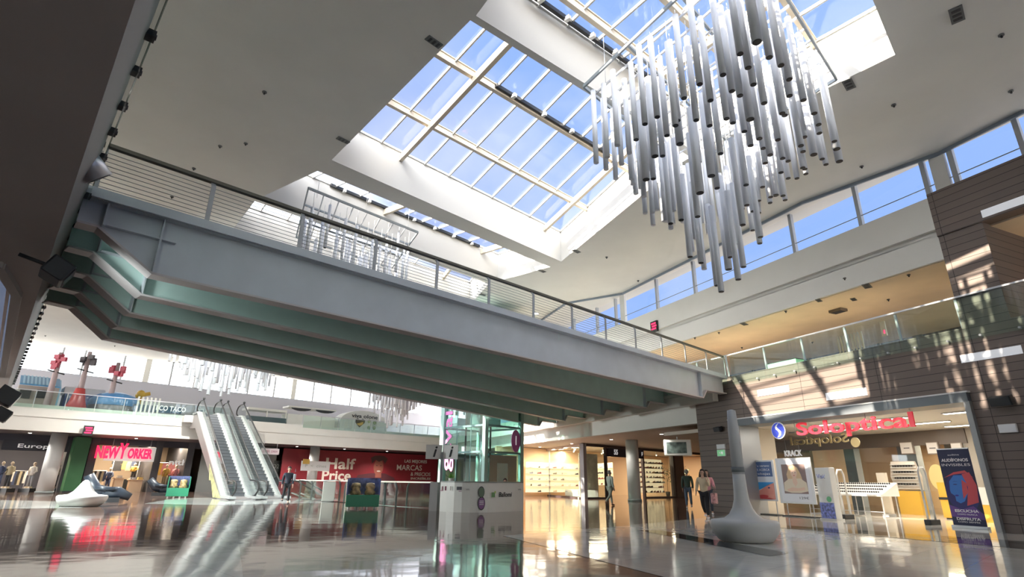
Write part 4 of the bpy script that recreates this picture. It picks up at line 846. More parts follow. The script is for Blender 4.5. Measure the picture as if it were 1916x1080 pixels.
# ================================================================ ESCALATORS
e1b, e2b = atz(447, 935, 0), atz(504, 934, 0); e1t, e2t = atz(386, 777, ZFT), atz(437, 782, ZFT)
ed = (drop((e1t+e2t)/2)-(e1b+e2b)/2); erun = ed.length; ed.normalize(); es = Vector((ed.y, -ed.x, 0))  # es points right
stepm = mat('step_metal', (.08, .085, .095), .45, .5); ridg = mat('step_ridge', (.20, .21, .23), .4, .5); glassb = glass('escalator_glass', (.93, .96, .95), .8); inox = mat('stainless', (.62, .63, .64), .28, .75); rubber = mat('handrail_rubber', (.015, .015, .016), .45)
def escalator(b, label):
    r = thing('escalator', label, 'escalator', b); hw = .5; H_ = ZFT
    P = lambda t, s, z: b+ed*(erun*t)+es*s+UP*z
    # truss clad in brushed panels
    m_ = MB(); prof = [(-.10, 0), (.06, .12), (.97, H_-.0), (1.12, H_-.02), (1.12, H_-.9), (.95, H_-1.0), (.12, -.0)]
    m_.ext([P(t, -hw-.28, z) for t, z in prof], es*(2*hw+.56)); m_.build('truss', mat('brushed_cladding', (.33, .31, .31), .45, .4), r)
    n = 26
    for k in range(n):
        t0, t1 = .07+k*(.9/n), .07+(k+1)*(.9/n); z0 = .14+(k+1)*(H_-.14)/n
        m_ = MB(); m_.box(P(t0, -hw, z0-.22), ed*(erun*(t1-t0)), es*(2*hw), UP*.22); m_.build('step', stepm, r)
        m_ = MB(); m_.box(P(t0, -hw+.03, z0-.2), ed*-.01, es*(2*hw-.06), UP*.17); m_.build('riser', ridg, r)
    for sgn in (-1, 1):
        s0 = sgn*(hw+.06); low = [(-.10, .12), (.05, .14), (.97, H_+.12), (1.1, H_+.12)]
        m_ = MB()
        for (t0, z0), (t1, z1) in zip(low, low[1:]): m_.bar(P(t0, s0+sgn*.07, z0), P(t1, s0+sgn*.07, z1), .34, .12)
        m_.build('skirt', mat('satin_skirt', (.56, .58, .58), .35, .3), r)
        up = [(-.06, .95), (.03, .98), (.955, H_+.98), (1.06, H_+.95)]
        m_ = MB()
        for (a0, a1), (u0, u1) in zip(zip(low, low[1:]), zip(up, up[1:])): m_.ext([P(a0[0], s0, a0[1]), P(a1[0], s0, a1[1]), P(u1[0], s0, u1[1]), P(u0[0], s0, u0[1])], es*.012)
        m_.build('glass_side', glassb, r)
        pts = [(-.02, .16), (-.07, .22), (-.105, .45), (-.11, .62), (-.10, .8), (-.07, .94), (-.02, .98), (.04, 1.0)]+[(.04+(.955-.04)*k/6, 1.0+(H_-.0)*k/6) for k in range(1, 7)]+[(1.03, H_+1.0), (1.08, H_+.9), (1.105, H_+.65), (1.10, H_+.4), (1.06, H_+.2)]
        m_ = MB(); m_.tube([P(t, s0, z) for t, z in pts], .045, 8); m_.build('handrail', rubber, r)
        m_ = MB(); m_.tube([P(t, s0, z-.05) for t, z in pts[6:15]], .022, 6); m_.build('trim_rail', inox, r)
        m_ = MB(); m_.cbox(P(-.05, s0, .1), .5, .16, .2, ed, es); m_.build('newel_base', inox, r)
        m_ = MB(); m_.ball(P(.955, s0, H_+1.1), .09, 10); m_.build('rail_sensor', dark, r)
    m_ = MB(); m_.box(P(-.1, -hw, 0), ed*(.17*erun), es*(2*hw), UP*.02); m_.build('landing_plate', inox, r)
    return r
r1 = escalator(e1b, 'left escalator rising to the far gallery')
q_ = lambda t, z: e1b+ed*(erun*t)+es*(-.79)+UP*z
m_ = MB(); m_.ext([q_(.05, .05), q_(.22, .9), q_(.40, 1.9), q_(.34, .95), q_(.30, .95), q_(.2, .05)], es*-.01); m_.build('printed_panel', mat('lime_print', (.50, .50, .26), .5, noise=.4, nscale=4), r1)
escalator(e2b, 'right escalator rising to the far gallery')
# floor bridge linking the escalator heads with the gallery
hd = (e1t+e2t)/2; hd.z = 0; p = hd+ed*.6; dd = (drop(F0)-p).dot(FO)
mb = MB(); mb.box(p-es*2.2+UP*(ZFT-.5), es*4.4, ed*max(.5, dd+.4), UP*.48); struct('floor_landing', mb, white)
# down escalator balustrade right of them and the void guarded by glass
dn = atz(566, 934, 0)
r = thing('descending_escalator', 'escalator handrails going down behind the glass, right of the walking man', 'escalator', dn)
for k, off in enumerate((0, 1.3)):
    a = dn+FO*(off+.3); m_ = MB(); m_.tube([a+UP*1.0-FD*.2, a+FD*.3+UP*.95, a+FD*3.2-UP*.55], .045, 8); m_.build('handrail', rubber, r)
    m_ = MB(); m_.ext([a+UP*.9-FD*.2, a+FD*.3+UP*.9, a+FD*2.6-UP*.3, a+FD*1.2-UP*.0, a-FD*.2+UP*.02], FO*.015); m_.build('glass_side', glassb, r)
    m_ = MB(); m_.bar(a+UP*.3, a+FD*1.0-UP*.05, .12, .06); m_.build('skirt', inox, r)
# ---------------------------------------------------------------- ground balustrade
bal_ = thing('glass_balustrade', 'low glass balustrade with pale handrail before the red banner', 'railing', atz(700, 945, 0))
pts = [atz(808, 952, 0), atz(740, 949, 0), atz(700, 944, 0), atz(605, 937, 0), atz(560, 933, 0)]; far = [p+FO*7.5 for p in pts]
path = [far[0]]+pts+[pts[-1]+FO*2.2]
for a, b in zip(path, path[1:]):
    n = max(1, int((b-a).length/1.7+.5)); d = (b-a)/n
    for k in range(n):
        q = a+d*k; m_ = MB(); m_.box(q+d*.02+UP*.05, d*.96, d.cross(UP).normalized()*.014, UP*.92); m_.build('glass_pane', balg, bal_)
        i_ = d.cross(UP).normalized(); m_ = MB(); m_.bar(q, q+UP*.8, .08, .025, d); m_.bar(q+UP*.79, q+UP*.99-i_*.08, .08, .025, d); m_.build('post', mat('post_dark', (.17, .18, .18), .4, .4), bal_)
    m_ = MB(); m_.bar(a+UP*1.02, b+UP*1.02, .07, .06); m_.build('handrail', mat('pale_handrail', (.72, .68, .58), .4), bal_)
mb = MB(); f3 = [pts[0]+FO*.25, pts[1]+FO*.25, pts[3]+FO*.25, pts[3]+FO*7, pts[0]+FO*7]; mb.ext([p+UP*.006 for p in f3], UP*.004); struct('floor', mb, mat('pale_green_floor', (.55, .68, .62), .2))
# steel bin, green toy-vending stands
c = atz(613, 939, 0); bn = thing('waste_bin', 'tall square steel bin with a slanted lid before the balustrade', 'bin', c); fx = Vector((c.y, -c.x, 0)).normalized(); fy = Vector((-fx.y, fx.x, 0))
m_ = MB(); m_.cbox(c+UP*.5, .62, .5, .96, fx, fy); m_.build('body', mat('bin_steel', (.42, .42, .38), .35, .5), bn, bevel=.02); m_ = MB(); m_.ext([c+fx*-.34+fy*-.27+UP*.98, c+fx*.34+fy*-.27+UP*1.05, c+fx*.34+fy*.27+UP*1.05, c+fx*-.34+fy*.27+UP*.98], UP*.04); m_.build('lid', steel, bn); m_ = MB(); m_.cbox(c+UP*.03, .6, .48, .06, fx, fy); m_.build('plinth', dark, bn)
def vend(x, y, w_, label, blue=True):
    c = atz(x, y, 0); fx = Vector((c.y, -c.x, 0)).normalized(); fy = Vector((-fx.y, fx.x, 0)); t = thing('vending_stand', label, 'vending stand', c); gr = mat('vivid_green', (.02, .24, .13), .4)
    m_ = MB(); m_.cbox(c+UP*.3+fy*.35, w_, .7, .44, fx, fy); m_.build('base', gr, t, bevel=.02)
    for q in (-.4, -.13, .13, .4): m_ = MB(); m_.tube([c+fx*w_*q+fy*.1, c+fx*w_*q+fy*.1+UP*.1], .05, 8); m_.build('foot', white, t)
    for q in (-.5, .5): m_ = MB(); m_.cbox(c+fx*w_*q*.97+fy*.35+UP*.82, .05, .66, .62, fx, fy); m_.build('side_panel', mat('royal_blue', (.03, .06, .28), .3) if blue else gr, t)
    m_ = MB(); m_.cbox(c+fy*.66+UP*.85, w_*.95, .03, .62, fx, fy); m_.build('back_panel', mat('blue_print2', (.10, .13, .30), .4, noise=.6, nscale=5), t)
    for q in (-.24, .2):
        m_ = MB(); m_.lathe(c+fx*w_*q+fy*.3+UP*.52, [(.2, 0), (.22, .1), (.16, .2), (.2, .3), (.16, .44), (.04, .46)], 14); m_.build('dispenser', mat('toy_mix', (.45, .33, .16), .4, noise=.8, nscale=9), t)
vend(677, 953, 1.28, 'green and blue toy vending stand before the balustrade'); vend(330, 932, 1.1, 'green vending stand by the flower-coloured shop at the left', False)
def lounger(x, y, h, label, fl=1):
    c = atz(x, y, 0); fx = Vector((c.y, -c.x, 0)).normalized()*fl; fy = Vector((-fx.y, fx.x, 0)); t = thing('massage_chair', label, 'armchair', c); lm = mat('dark_leather', (.025, .035, .05), .35)
    m_ = MB(); m_.tube([c+fx*-.75+UP*h, c+fx*-.4+UP*.55, c+UP*.42], [.2, .26, .26], 12); m_.build('backrest', lm, t); m_ = MB(); m_.tube([c+fx*-.1+UP*.4, c+fx*.5+UP*.42, c+fx*1.0+UP*.2], [.26, .24, .16], 12); m_.build('seat', lm, t)
    for q in (-.3, .3): m_ = MB(); m_.tube([c+fx*-.4+fy*q+UP*.62, c+fx*.35+fy*q+UP*.55], .09, 10); m_.build('armrest', lm, t)
    m_ = MB(); m_.cbox(c+fx*.05+UP*.1, 1.1, .6, .2, fx, fy); m_.build('base', dark, t)
lounger(192, 940, 1.15, 'dark reclining massage chair beside the white cone bench'); lounger(300, 928, .95, 'dark massage chair left of the green vending stand')
# ================================================================ GLASS LIFT
ec = Vector((-1.3, 29.9, 0)); wr_, wl_, EH = 2.75, 3.4, 10.2
el = thing('glass_lift', 'green-tinted glass lift tower behind the information desk', 'lift', ec); liftg = glass('lift_glass', (.80, .94, .91), 2.2)
a, b, c_, d_ = ec, ec+B44*wr_, ec+B44*wr_+N46*wl_, ec+N46*wl_; petrol = mat('petrol_steel', (.16, .28, .28), .35, .4); mint = mat('mint_steel', (.35, .52, .49), .35, .3)
for p, w_ in ((a, .22), (b, .22), (c_, .22), (d_, .3)): m_ = MB(); m_.bar(p, p+UP*EH, w_, w_, B44); m_.build('corner_post', mint, el)
for p, q in ((a, b), (b, c_), (c_, d_), (d_, a)):
    m_ = MB(); m_.box(p+UP*.1, q-p, (q-p).cross(UP).normalized()*.012, UP*(EH-.15)); m_.build('glass_wall', liftg, el)
    for z in (2.55, 3.9, 6.2, 8.3, 10.1): m_ = MB(); m_.bar(p+UP*z, q+UP*z, .09, .1); m_.build('ring_beam', petrol, el)
m_ = MB(); m_.ext([p+UP*EH for p in (a-N46*.3-B44*.3, b-N46*.3+B44*.3, c_+N46*.3+B44*.3, d_+N46*.3-B44*.3)], UP*.18); m_.build('roof', mint, el)
cen = (a+c_)/2
m_ = MB(); m_.cbox(cen+N46*.3+UP*5.2, 1.6, 1.9, 2.3, B44, N46); m_.build('cabin', mat('cabin_grey', (.10, .15, .16), .3), el)
for q in (-.5, .5): m_ = MB(); m_.bar(cen+N46*(.3)+B44*q*1.9, cen+N46*.3+B44*q*1.9+UP*10, .1, .1); m_.build('guide_rail', dark, el)
m_ = MB(); m_.tube([cen+UP*.1, cen+UP*4.1], .12, 12); m_.build('piston', inox, el)
for q in (.33, .66): m_ = MB(); m_.bar(lerp(a, d_, q), lerp(a, d_, q)+UP*EH, .05, .05); m_.build('mullion', petrol, el)
m_ = MB(); m_.box(a+B44*.35-N46*.02, B44*(wr_-.7), N46*.05, UP*2.4); m_.build('door_leaf', mat('lift_door', (.22, .25, .25), .25, .6), el)
m_ = MB(); m_.box(a+B44*.9-N46*.03, B44*.8, N46*.02, UP*2.0); m_.build('door_glass', mat('lift_door_glass', (.35, .5, .48), .1), el)
pk2 = mat('magenta_sticker', (.52, .12, .42), .4)
tx = lerp(d_, a, .12)-B44*.03; text('vertical_writing', 'gavallo', mat('magenta_script', (.72, .22, .52), .4), tx+UP*3.9, UP, N46, 1.05, .01, el, .012, 4.6)
m_ = MB(); cc_ = b-B44*.45-N46*.03+UP*3.2; m_.ext([cc_+B44*(.36*math.cos(t*PI/8))+UP*(.6*math.sin(t*PI/8)) for t in range(16)], -N46*.01); m_.build('oval_sticker', pk2, el); text('sticker_figure', '1', whm, cc_-N46*.02, B44, UP, .7, .005, el)
# ================================================================ INFORMATION DESK
kl, km, kr = atz(822, 957, 0), atz(895, 959.5, 0), atz(979, 956, 0); kd = thing('information_desk', 'white curved information counter with round stickers in the centre', 'counter', km)
n = 10; arc = []
for k in range(n+1):
    t = k/n; arc.append((1-t)**2*kl+2*t*(1-t)*(km*2-(kl+kr)/2)+t*t*kr)
deskm = mat('desk_white', (.78, .78, .75), .35); back = [p+Vector((.0, 1.0, 0)) for p in arc]
m_ = MB()
for k in range(n): m_.ext([arc[k], arc[k+1], arc[k+1]+Vector((0, .06, 0)), arc[k]+Vector((0, .06, 0))], UP*1.04)
m_.box(arc[0], Vector((.06, 0, 0)), Vector((0, 1.6, 0)), UP*1.04); m_.box(arc[-1], Vector((-.06, 0, 0)), Vector((0, 1.6, 0)), UP*1.04); m_.build('front', deskm, kd)
m_ = MB(); m_.ext([p+UP*1.04-Vector((0, .05, 0)) for p in arc]+[p+UP*1.04+Vector((0, .5, 0)) for p in reversed(arc)], UP*.045); m_.build('counter_top', mat('counter_green_grey', (.30, .33, .31), .3), kd)
m_ = MB(); m_.box(kl+Vector((-.42, .1, 0)), Vector((.3, 0, 0)), Vector((0, .9, 0)), UP*1.04); m_.build('side_block', mat('desk_grey', (.44, .44, .45), .4), kd)
m_ = MB(); m_.box(arc[0]+Vector((-.02, -.03, .72)), (arc[3]-arc[0])+Vector((0, -.0, 0)), Vector((0, .05, 0)), UP*.03); m_.build('shelf_line', mat('mauve_line', (.35, .2, .28), .5), kd)
arc_dir = [None]
def onarc(x, y):
    for a_, b_ in zip(arc, arc[1:]):
        d_ = (b_-a_).normalized()
        q = onplane(x, y, a_, (b_-a_).normalized()); t = (q-a_).dot((b_-a_).normalized())
        if -.03 <= t <= (b_-a_).length+.03:
            arc_dir[0] = d_; return q+Vector((d_.y, -d_.x, 0))*.02
    return onplane(x, y, arc[0], (arc[-1]-arc[0]).normalized())
kx = (kr-kl).normalized(); kn = Vector((kx.y, -kx.x, 0))
def disc(nm, x, y, rx, ry, m, d_=0.0):
    c = onarc(x, y); kx = arc_dir[0]; kn = Vector((kx.y, -kx.x, 0)); c = c+kn*(.01+d_); m_ = MB(); m_.ext([c+kx*(rx*math.cos(t*PI/12))+UP*(ry*math.sin(t*PI/12)) for t in range(24)], kn*.008); m_.build(nm, m, kd); return c
disc('sticker_ring', 900, 921, .13, .2, dark); disc('green_sticker', 900, 921, .11, .175, mat('olive_green', (.10, .16, .10), .4), .01)
c = disc('sticker_ring', 900, 942, .15, .24, dark); disc('violet_sticker', 900, 942, .125, .2, mat('violet_sticker', (.22, .08, .26), .4), .01)
for z in (.08, .02, -.04): m_ = MB(); m_.cbox(c+UP*z+kn*.03, .16, .004, .025, kx, kn); m_.build('writing_line', wi, kd)
c = onarc(922, 926)+kn*.03; m_ = MB(); m_.cbox(c, .13, .01, .17, kx, kn); m_.build('green_logo', mat('logo_green', (.10, .26, .06), .4), kd); m_ = MB(); m_.cbox(c+kx*.07+UP*.09, .05, .012, .08, kx, kn); m_.build('logo_leaf', mat('logo_lime', (.35, .5, .1), .4), kd)
text('lettering', 'Ballomi', dark, onarc(944, 926)+kn*.03, (arc[8]-arc[7]).normalized(), UP, .24, .004, kd, .003, .72, .2)
for x, s_ in ((875, 'info'), (971, 'info')): text('small_lettering', s_, mat('grey_ink', (.3, .3, .3), .5), onarc(x, 916)+kn*.03, kx, UP, .09, .002, kd)
m_ = MB(); m_.cbox(onarc(859, 914)+kn*.05, .19, .03, .12, kx, kn); m_.build('leaflet_box', mat('slate', (.10, .11, .13), .5), kd)
for k, x in enumerate((828, 834, 843)): m_ = MB(); m_.cbox(onarc(x, 914)+kn*.045, .05, .02, .15, kx, kn); m_.build('leaflet', [mat('leaf_pink', (.6, .35, .4), .5), mat('leaf_plum', (.3, .05, .12), .5), white][k], kd)
p = atz(835, 905, 1.09)+Vector((.0, .35, 0)); p = kl+Vector((.35, .35, 1.085)); pt = thing('potted_plant', 'small bright green plant on the left end of the counter', 'plant', p); m_ = MB(); m_.lathe(p, [(.08, 0), (.1, .1), (.09, .1)], 12); m_.build('pot', white, pt); m_ = MB()
for q in range(70):
    t = rnd.uniform(0, 2*PI); e_ = rnd.uniform(.2, 1.3); L_ = rnd.uniform(.16, .34); tip = p+UP*.08+Vector((math.cos(t)*math.cos(e_), math.sin(t)*math.cos(e_), math.sin(e_)))*L_; s_ = Vector((-math.sin(t), math.cos(t), 0))*.02; m_.poly([p+UP*.08-s_, p+UP*.08+s_, tip])
m_.build('foliage', mat('bright_leaf', (.14, .40, .05), .5), pt)
# info totem with two white faces
c = atz(818, 957, 0)+Vector((-.05, 1.1, 0)); it = thing('information_totem', 'pole with two white plates printed with the letter i', 'sign', c); k_ = c.length/1098
m_ = MB(); m_.bar(c, c+UP*2.2, .09, .09); m_.build('pole', mat('pole_dark', (.2, .2, .22), .4, .4), it)
for q, xd_ in ((-1, (Vector((1, .25, 0))).normalized()), (1, Vector((1, -.25, 0)).normalized())):
    cc_ = c+UP*2.2+Vector((q*.33, -.05, 0)); nn_ = Vector((xd_.y, -xd_.x, 0)); m_ = MB(); m_.cbox(cc_, .66, .03, .56, xd_, nn_); m_.build('plate', mat('plate_white', (.70, .70, .70), .4), it); text('letter', 'i', dark, cc_+nn_*.02, xd_, UP, .62, .004, it, .012, None, .25)
# ================================================================ FAR GROUND-FLOOR SHOPS
SO = 5.2       # setback of the shopfronts
def fs(x, y=880, off=SO): return FS(x, y, off)[0]
sA, sB_, sC, sD, sE, sF_ = fs(-60), fs(124), fs(166), fs(288), fs(345), fs(372)
mb = MB()
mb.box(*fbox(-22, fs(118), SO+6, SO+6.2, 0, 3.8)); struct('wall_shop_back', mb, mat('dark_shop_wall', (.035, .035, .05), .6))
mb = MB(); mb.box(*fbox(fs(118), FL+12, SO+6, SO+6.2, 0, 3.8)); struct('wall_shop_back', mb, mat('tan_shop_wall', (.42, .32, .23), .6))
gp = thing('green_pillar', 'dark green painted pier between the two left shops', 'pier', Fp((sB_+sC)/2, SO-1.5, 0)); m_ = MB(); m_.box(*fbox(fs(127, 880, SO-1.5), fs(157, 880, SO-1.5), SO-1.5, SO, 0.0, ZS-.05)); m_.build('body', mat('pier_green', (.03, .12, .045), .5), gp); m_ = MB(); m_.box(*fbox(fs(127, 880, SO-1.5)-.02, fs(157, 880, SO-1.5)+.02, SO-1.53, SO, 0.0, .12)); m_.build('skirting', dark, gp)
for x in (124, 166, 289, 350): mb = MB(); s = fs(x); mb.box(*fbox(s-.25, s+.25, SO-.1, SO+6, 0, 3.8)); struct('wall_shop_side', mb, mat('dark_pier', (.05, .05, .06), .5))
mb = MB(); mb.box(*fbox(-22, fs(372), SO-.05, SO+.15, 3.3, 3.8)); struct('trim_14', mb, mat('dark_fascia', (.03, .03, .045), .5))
# dark shop lettering and signs
sg_ = thing('shop_sign', 'small white lettering over the dark shop at the far left', 'sign', Fp(fs(55), SO-.1, 3.45)); text('letters', 'Europa', whm, Fp(fs(55), SO-.1, 3.0), FD, UP, .36, .01, sg_, .004, 2.0)
m_ = MB(); m_.box(*fbox(fs(55)-1.8, fs(55)+1.8, SO-.08, SO-.05, 2.7, 3.4)); m_.build('board', mat('sign_board', (.02, .02, .03), .4), sg_)
ny = thing('shop_sign', 'big red letters NEW YORKER on a white plate', 'sign', Fp(fs(232), SO-.4, 3.3)); s0, z0 = FS(178, 846, SO-.4); s1, z1 = FS(285, 851, SO-.4); zc_ = (z0+z1)/2
m_ = MB(); m_.ext([Fp(s0+.6, SO-.35, zc_-.55), Fp(s1+.2, SO-.35, zc_-.55), Fp(s1+.2, SO-.35, zc_+.5), Fp(s0+.9, SO-.35, zc_+.42)], FO*.05); m_.build('plate', mat('sign_plate', (.62, .66, .62), .4, emit=.3, ecol=(.8, .9, .85)), ny)
for q in (s0+1, (s0+s1)/2, s1-.2): m_ = MB(); m_.tube([Fp(q, SO-.32, zc_+.3), Fp(q, SO-.32, ZS+.02)], .02, 6); m_.build('hanger', alu, ny)
rdn = mat('neon_red', (.8, .01, .06), .4, emit=1.4, ecol=(1, .02, .09))
W_ = s1-s0; text('letters', 'NEW', rdn, Fp(s0+W_*.20, SO-.44, zc_), FD, UP, 1.15, .04, ny, .05, W_*.40); text('letters', 'Y', rdn, Fp(s0+W_*.465, SO-.46, zc_+.1), FD, UP, 1.5, .04, ny, .05, W_*.15); text('letters', 'ORKER', rdn, Fp(s0+W_*.77, SO-.44, zc_-.03), FD, UP, .95, .04, ny, .04, W_*.44)
nt_ = thing('shop_sign', 'white script sign above the flower-coloured shop window', 'sign', Fp(fs(327), SO+.3, 2.6)); s_, z_ = FS(336, 866, SO+.2); text('letters', 'nithl', whm, Fp(s_, SO+.2, z_), FD, UP, .6, .01, nt_, .01, 1.5)
# goods: mannequins, garments on rails, tables
def mannequin(p, cs, cl, label, grp=None, h=1.75, face=0):
    t = thing('mannequin', label, 'mannequin', p, grp); q = lambda x, z, y=0: p+Vector((x, y, z*h/1.75))
    if p.z > .1: m_ = MB(); m_.box((p.x-.4, p.y-.35, 0), (.8, 0, 0), (0, .7, 0), (0, 0, p.z)); m_.build('plinth', dark, t)
    skn = mat('mannequin_beige', (.60, .50, .38), .5)
    m_ = MB(); m_.ball(q(0, 1.62), .1, 10, 1, 1, 1.2); m_.tube([q(0, 1.42), q(0, 1.55)], .05, 8); m_.build('head', skn, t)
    m_ = MB(); m_.tube([q(0, .85), q(0, 1.1), q(0, 1.35), q(0, 1.45)], [.17, .14, .2, .1], 12); m_.tube([q(-.19, 1.4), q(-.27, 1.1), q(-.24, .85)], [.06, .05, .04], 8); m_.tube([q(.19, 1.4), q(.28, 1.12), q(.2, 1.0, -.15)], [.06, .05, .04], 8); m_.build('top_garment', cs, t)
    m_ = MB(); m_.tube([q(-.08, .9), q(-.1, .5), q(-.12, .12)], [.1, .075, .06], 8); m_.tube([q(.08, .9), q(.1, .5), q(.14, .12)], [.1, .075, .06], 8); m_.build('trousers', cl, t)
    m_ = MB(); m_.cbox(q(-.12, .07, -.05), .09, .26, .1); m_.cbox(q(.14, .07, -.05), .09, .26, .1); m_.cbox(q(0, .01), .5, .4, .02); m_.build('feet', skn, t)
cl1 = mat('denim', (.05, .07, .14), .7); cl2 = mat('cloth_white', (.7, .66, .62), .7); cl3 = mat('cloth_khaki', (.42, .36, .24), .7); cl4 = mat('cloth_black', (.025, .025, .03), .7); cl5 = mat('cloth_pink', (.62, .25, .28), .7); cl6 = mat('cloth_yellow', (.66, .42, .10), .7)
mannequin(Fp(fs(22), SO+1, .25), cl3, cl4, 'mannequin in khaki in the dark shop, holding arm out'); mannequin(Fp(fs(65), SO+1, .25), cl2, mat('cloth_grey', (.25, .25, .27), .7), 'mannequin in a white printed top, left of the column'); mannequin(Fp(fs(112), SO+1, .25), cl3, cl4, 'mannequin in cream knitwear between column and green pier')
mannequin(Fp(fs(5), SO+1.2, .25), cl1, cl1, 'mannequin in dark blue at the left border')
def garment_rail(s0, s1, off, z, n, label, grp, cols_, hgt=.75):
    r = thing('garment_rail', label, 'clothes rail', Fp((s0+s1)/2, off, 0)); m_ = MB(); m_.tube([Fp(s0, off, z), Fp(s1, off, z)], .02, 6); m_.build('bar', alu, r)
    for s in (s0, s1): m_ = MB(); m_.tube([Fp(s, off, 0), Fp(s, off, z)], .02, 6); m_.build('upright', alu, r)
    for k in range(n):
        s = s0+(s1-s0)*(k+.5)/n; h_ = hgt*rnd.uniform(.8, 1.1); w_ = .24; nm, mm = rnd.choice(cols_)
        m_ = MB(); yy = (s1-s0)/n*.42
        m_.ext([Fp(s-yy, off-.01, z-.04), Fp(s-yy*2.1, off, z-.1), Fp(s-yy*2.0, off, z-.3), Fp(s-yy*1.2, off, z-.28), Fp(s-yy*1.3, off, z-h_), Fp(s+yy*1.3, off, z-h_), Fp(s+yy*1.2, off, z-.28), Fp(s+yy*2.0, off, z-.3), Fp(s+yy*2.1, off, z-.1), Fp(s+yy, off-.01, z-.04)], FO*.1)
        o = m_.build('shirt', mm, None, tuple(Fp(s, off, z))); tag(o, '%s shirt hanging %s' % (nm, grp), 'shirt', '%s shirts %s' % (nm, grp))
pal = [('black', cl4), ('blue', cl1), ('white', cl2), ('khaki', cl3)]
garment_rail(fs(222), fs(272), SO+2.5, 2.3, 6, 'upper clothes rail in the red-lettered shop', 'under the red shop letters', pal+[('yellow', cl6)]); garment_rail(fs(176), fs(210), SO+2, 1.5, 7, 'low clothes rail at the left of the red-lettered shop', 'left in the red-lettered shop', pal+[('pink', cl5)], .9)
garment_rail(fs(296), fs(340), SO+2, 2.2, 5, 'clothes rail with pink and yellow garments by the escalator', 'beside the escalator', [('pink', cl5), ('yellow', cl6), ('white', cl2)], .9); garment_rail(fs(30), fs(60), SO+3, 1.4, 6, 'clothes rail deep in the dark shop', 'deep in the dark shop', pal, .9)
garment_rail(fs(-10), fs(12), SO+2.4, 1.6, 5, 'clothes rail at the left border of the dark shop', 'at the left border', pal, .9)
def table(x0, x1, off, h, label, m, items):
    s0, s1 = fs(x0, 880, off), fs(x1, 880, off); t = thing('sales_table', label, 'table', Fp((s0+s1)/2, off, 0)); m_ = MB(); m_.box(*fbox(s0, s1, off, off+.9, h-.06, h)); m_.build('top', m, t); m_ = MB(); m_.box(*fbox(s0+.08, s1-.08, off+.1, off+.8, 0, h-.06)); m_.build('body', m, t)
    for k, (nm, mm) in enumerate(items):
        s = s0+(s1-s0)*(k+.5)/len(items); m_ = MB(); m_.box(*fbox(s-.16, s+.16, off+.1, off+.5, h, h+.05+.05*rnd.random())); m_.box(*fbox(s-.15, s+.15, off+.12, off+.48, h+.1, h+.16)); o = m_.build('folded_garment', mm, None, tuple(Fp(s, off, h))); tag(o, 'folded %s garment on the %s' % (nm, label), 'clothes')
wd_ = mat('light_wood', (.55, .40, .27), .5)
table(218, 238, SO+.8, 1.0, 'narrow wooden table under the red letters', wd_, [('grey', mat('cloth_grey', (0, 0, 0)))]); table(246, 274, SO+.6, .9, 'wide wooden table under the red letters', wd_, [('blue-grey', mat('cloth_bg', (.3, .33, .42), .7)), ('yellow', cl6)])
mannequin(Fp(fs(215), SO+1.6, 0), cl1, cl1, 'mannequin in navy beside the wooden tables'); mannequin(Fp(fs(262), SO+2, .9), cl6, cl4, 'mannequin torso in yellow over the wide table', None, 1.2); mannequin(Fp(fs(318), SO+1, .3), cl6, cl3, 'mannequin in yellow under the script sign'); mannequin(Fp(fs(336), SO+1, .3), cl5, cl3, 'mannequin in pink under the script sign')
for x, o_ in ((20, 2.5), (80, 2.5)): area('shop_lamp', Fp(fs(x), SO+o_, 3.6), 2.5, .5, 300, warm, xdir=tuple(FD))
for x in (200, 255, 318): area('shop_lamp', Fp(fs(x), SO+2.0, 3.6), 2.0, .6, 420, warm, xdir=tuple(FD))
for k in range(12):
    p = Fp(fs(-2+k*11), SO+1.2+(k*7 % 5)*.5, 3.2+.1*(k % 3)); s_ = thing('spotlight', 'tiny white track spot in the dark shop ceiling', 'spotlight', p, 'track spots in the dark shop'); m_ = MB(); m_.tube([Vector((p.x, p.y, 3.78)), p], .05, 8); m_.build('can', dark, s_); m_ = MB(); m_.ball(p-UP*.02, .06, 8); m_.build('bulb', emc, s_)
# red hoarding
HB = 4.6; s0, s1 = fs(527, 870, HB), fs(818, 870, HB); hb = thing('advertising_hoarding', 'long dark red hoarding reading Half Price beyond the balustrade', 'hoarding', Fp(s0, HB, 0))
m_ = MB(); m_.box(*fbox(s0, s1, HB, HB+.15, 0, 3.66)); m_.build('panel', mat('wine_red_print', (.26, .018, .03), .5, noise=.12, nscale=.7), hb)
def hz(x, y): return FS(x, y, HB)
sh, zh = hz(635, 867); crm = mat('cream_print', (.72, .66, .58), .5); q0, q1 = hz(607, 870)[0], hz(663, 870)[0]
text('writing', 'Half', crm, Fp((q0+q1)/2, HB-.01, hz(635, 869)[1]), FD, UP, 1.35, .005, hb, .03, q1-q0); text('writing', 'Price', crm, Fp((hz(604, 870)[0]+hz(658, 870)[0])/2, HB-.01, hz(632, 891)[1]), FD, UP, 1.25, .005, hb, .03, hz(658, 870)[0]-hz(604, 870)[0])
for t_, x, y, sz, x0, x1 in (('LAS MEJORES', 778, 864, .42, 757, 799), ('MARCAS', 766, 876, .75, 742, 789), ('& PRECIOS', 787, 888, .5, 769, 806), ('INCREÍBLES', 787, 896, .3, 768, 805)):
    text('writing', t_, crm, Fp(hz(x, y)[0], HB-.01, hz(x, y)[1]), FD, UP, sz, .005, hb, .008, hz(x1, y)[0]-hz(x0, y)[0])
def hp(nm, pts, m, dz): m_ = MB(); m_.ext([Fp(sf+x, HB-dz, zf+z) for x, z in pts], FO*.002); m_.build(nm, m, hb)
sf, zf = hz(708, 876); fsk = mat('print_skin', (.34, .11, .08), .5); fhr = mat('print_hair', (.07, .03, .03), .5)
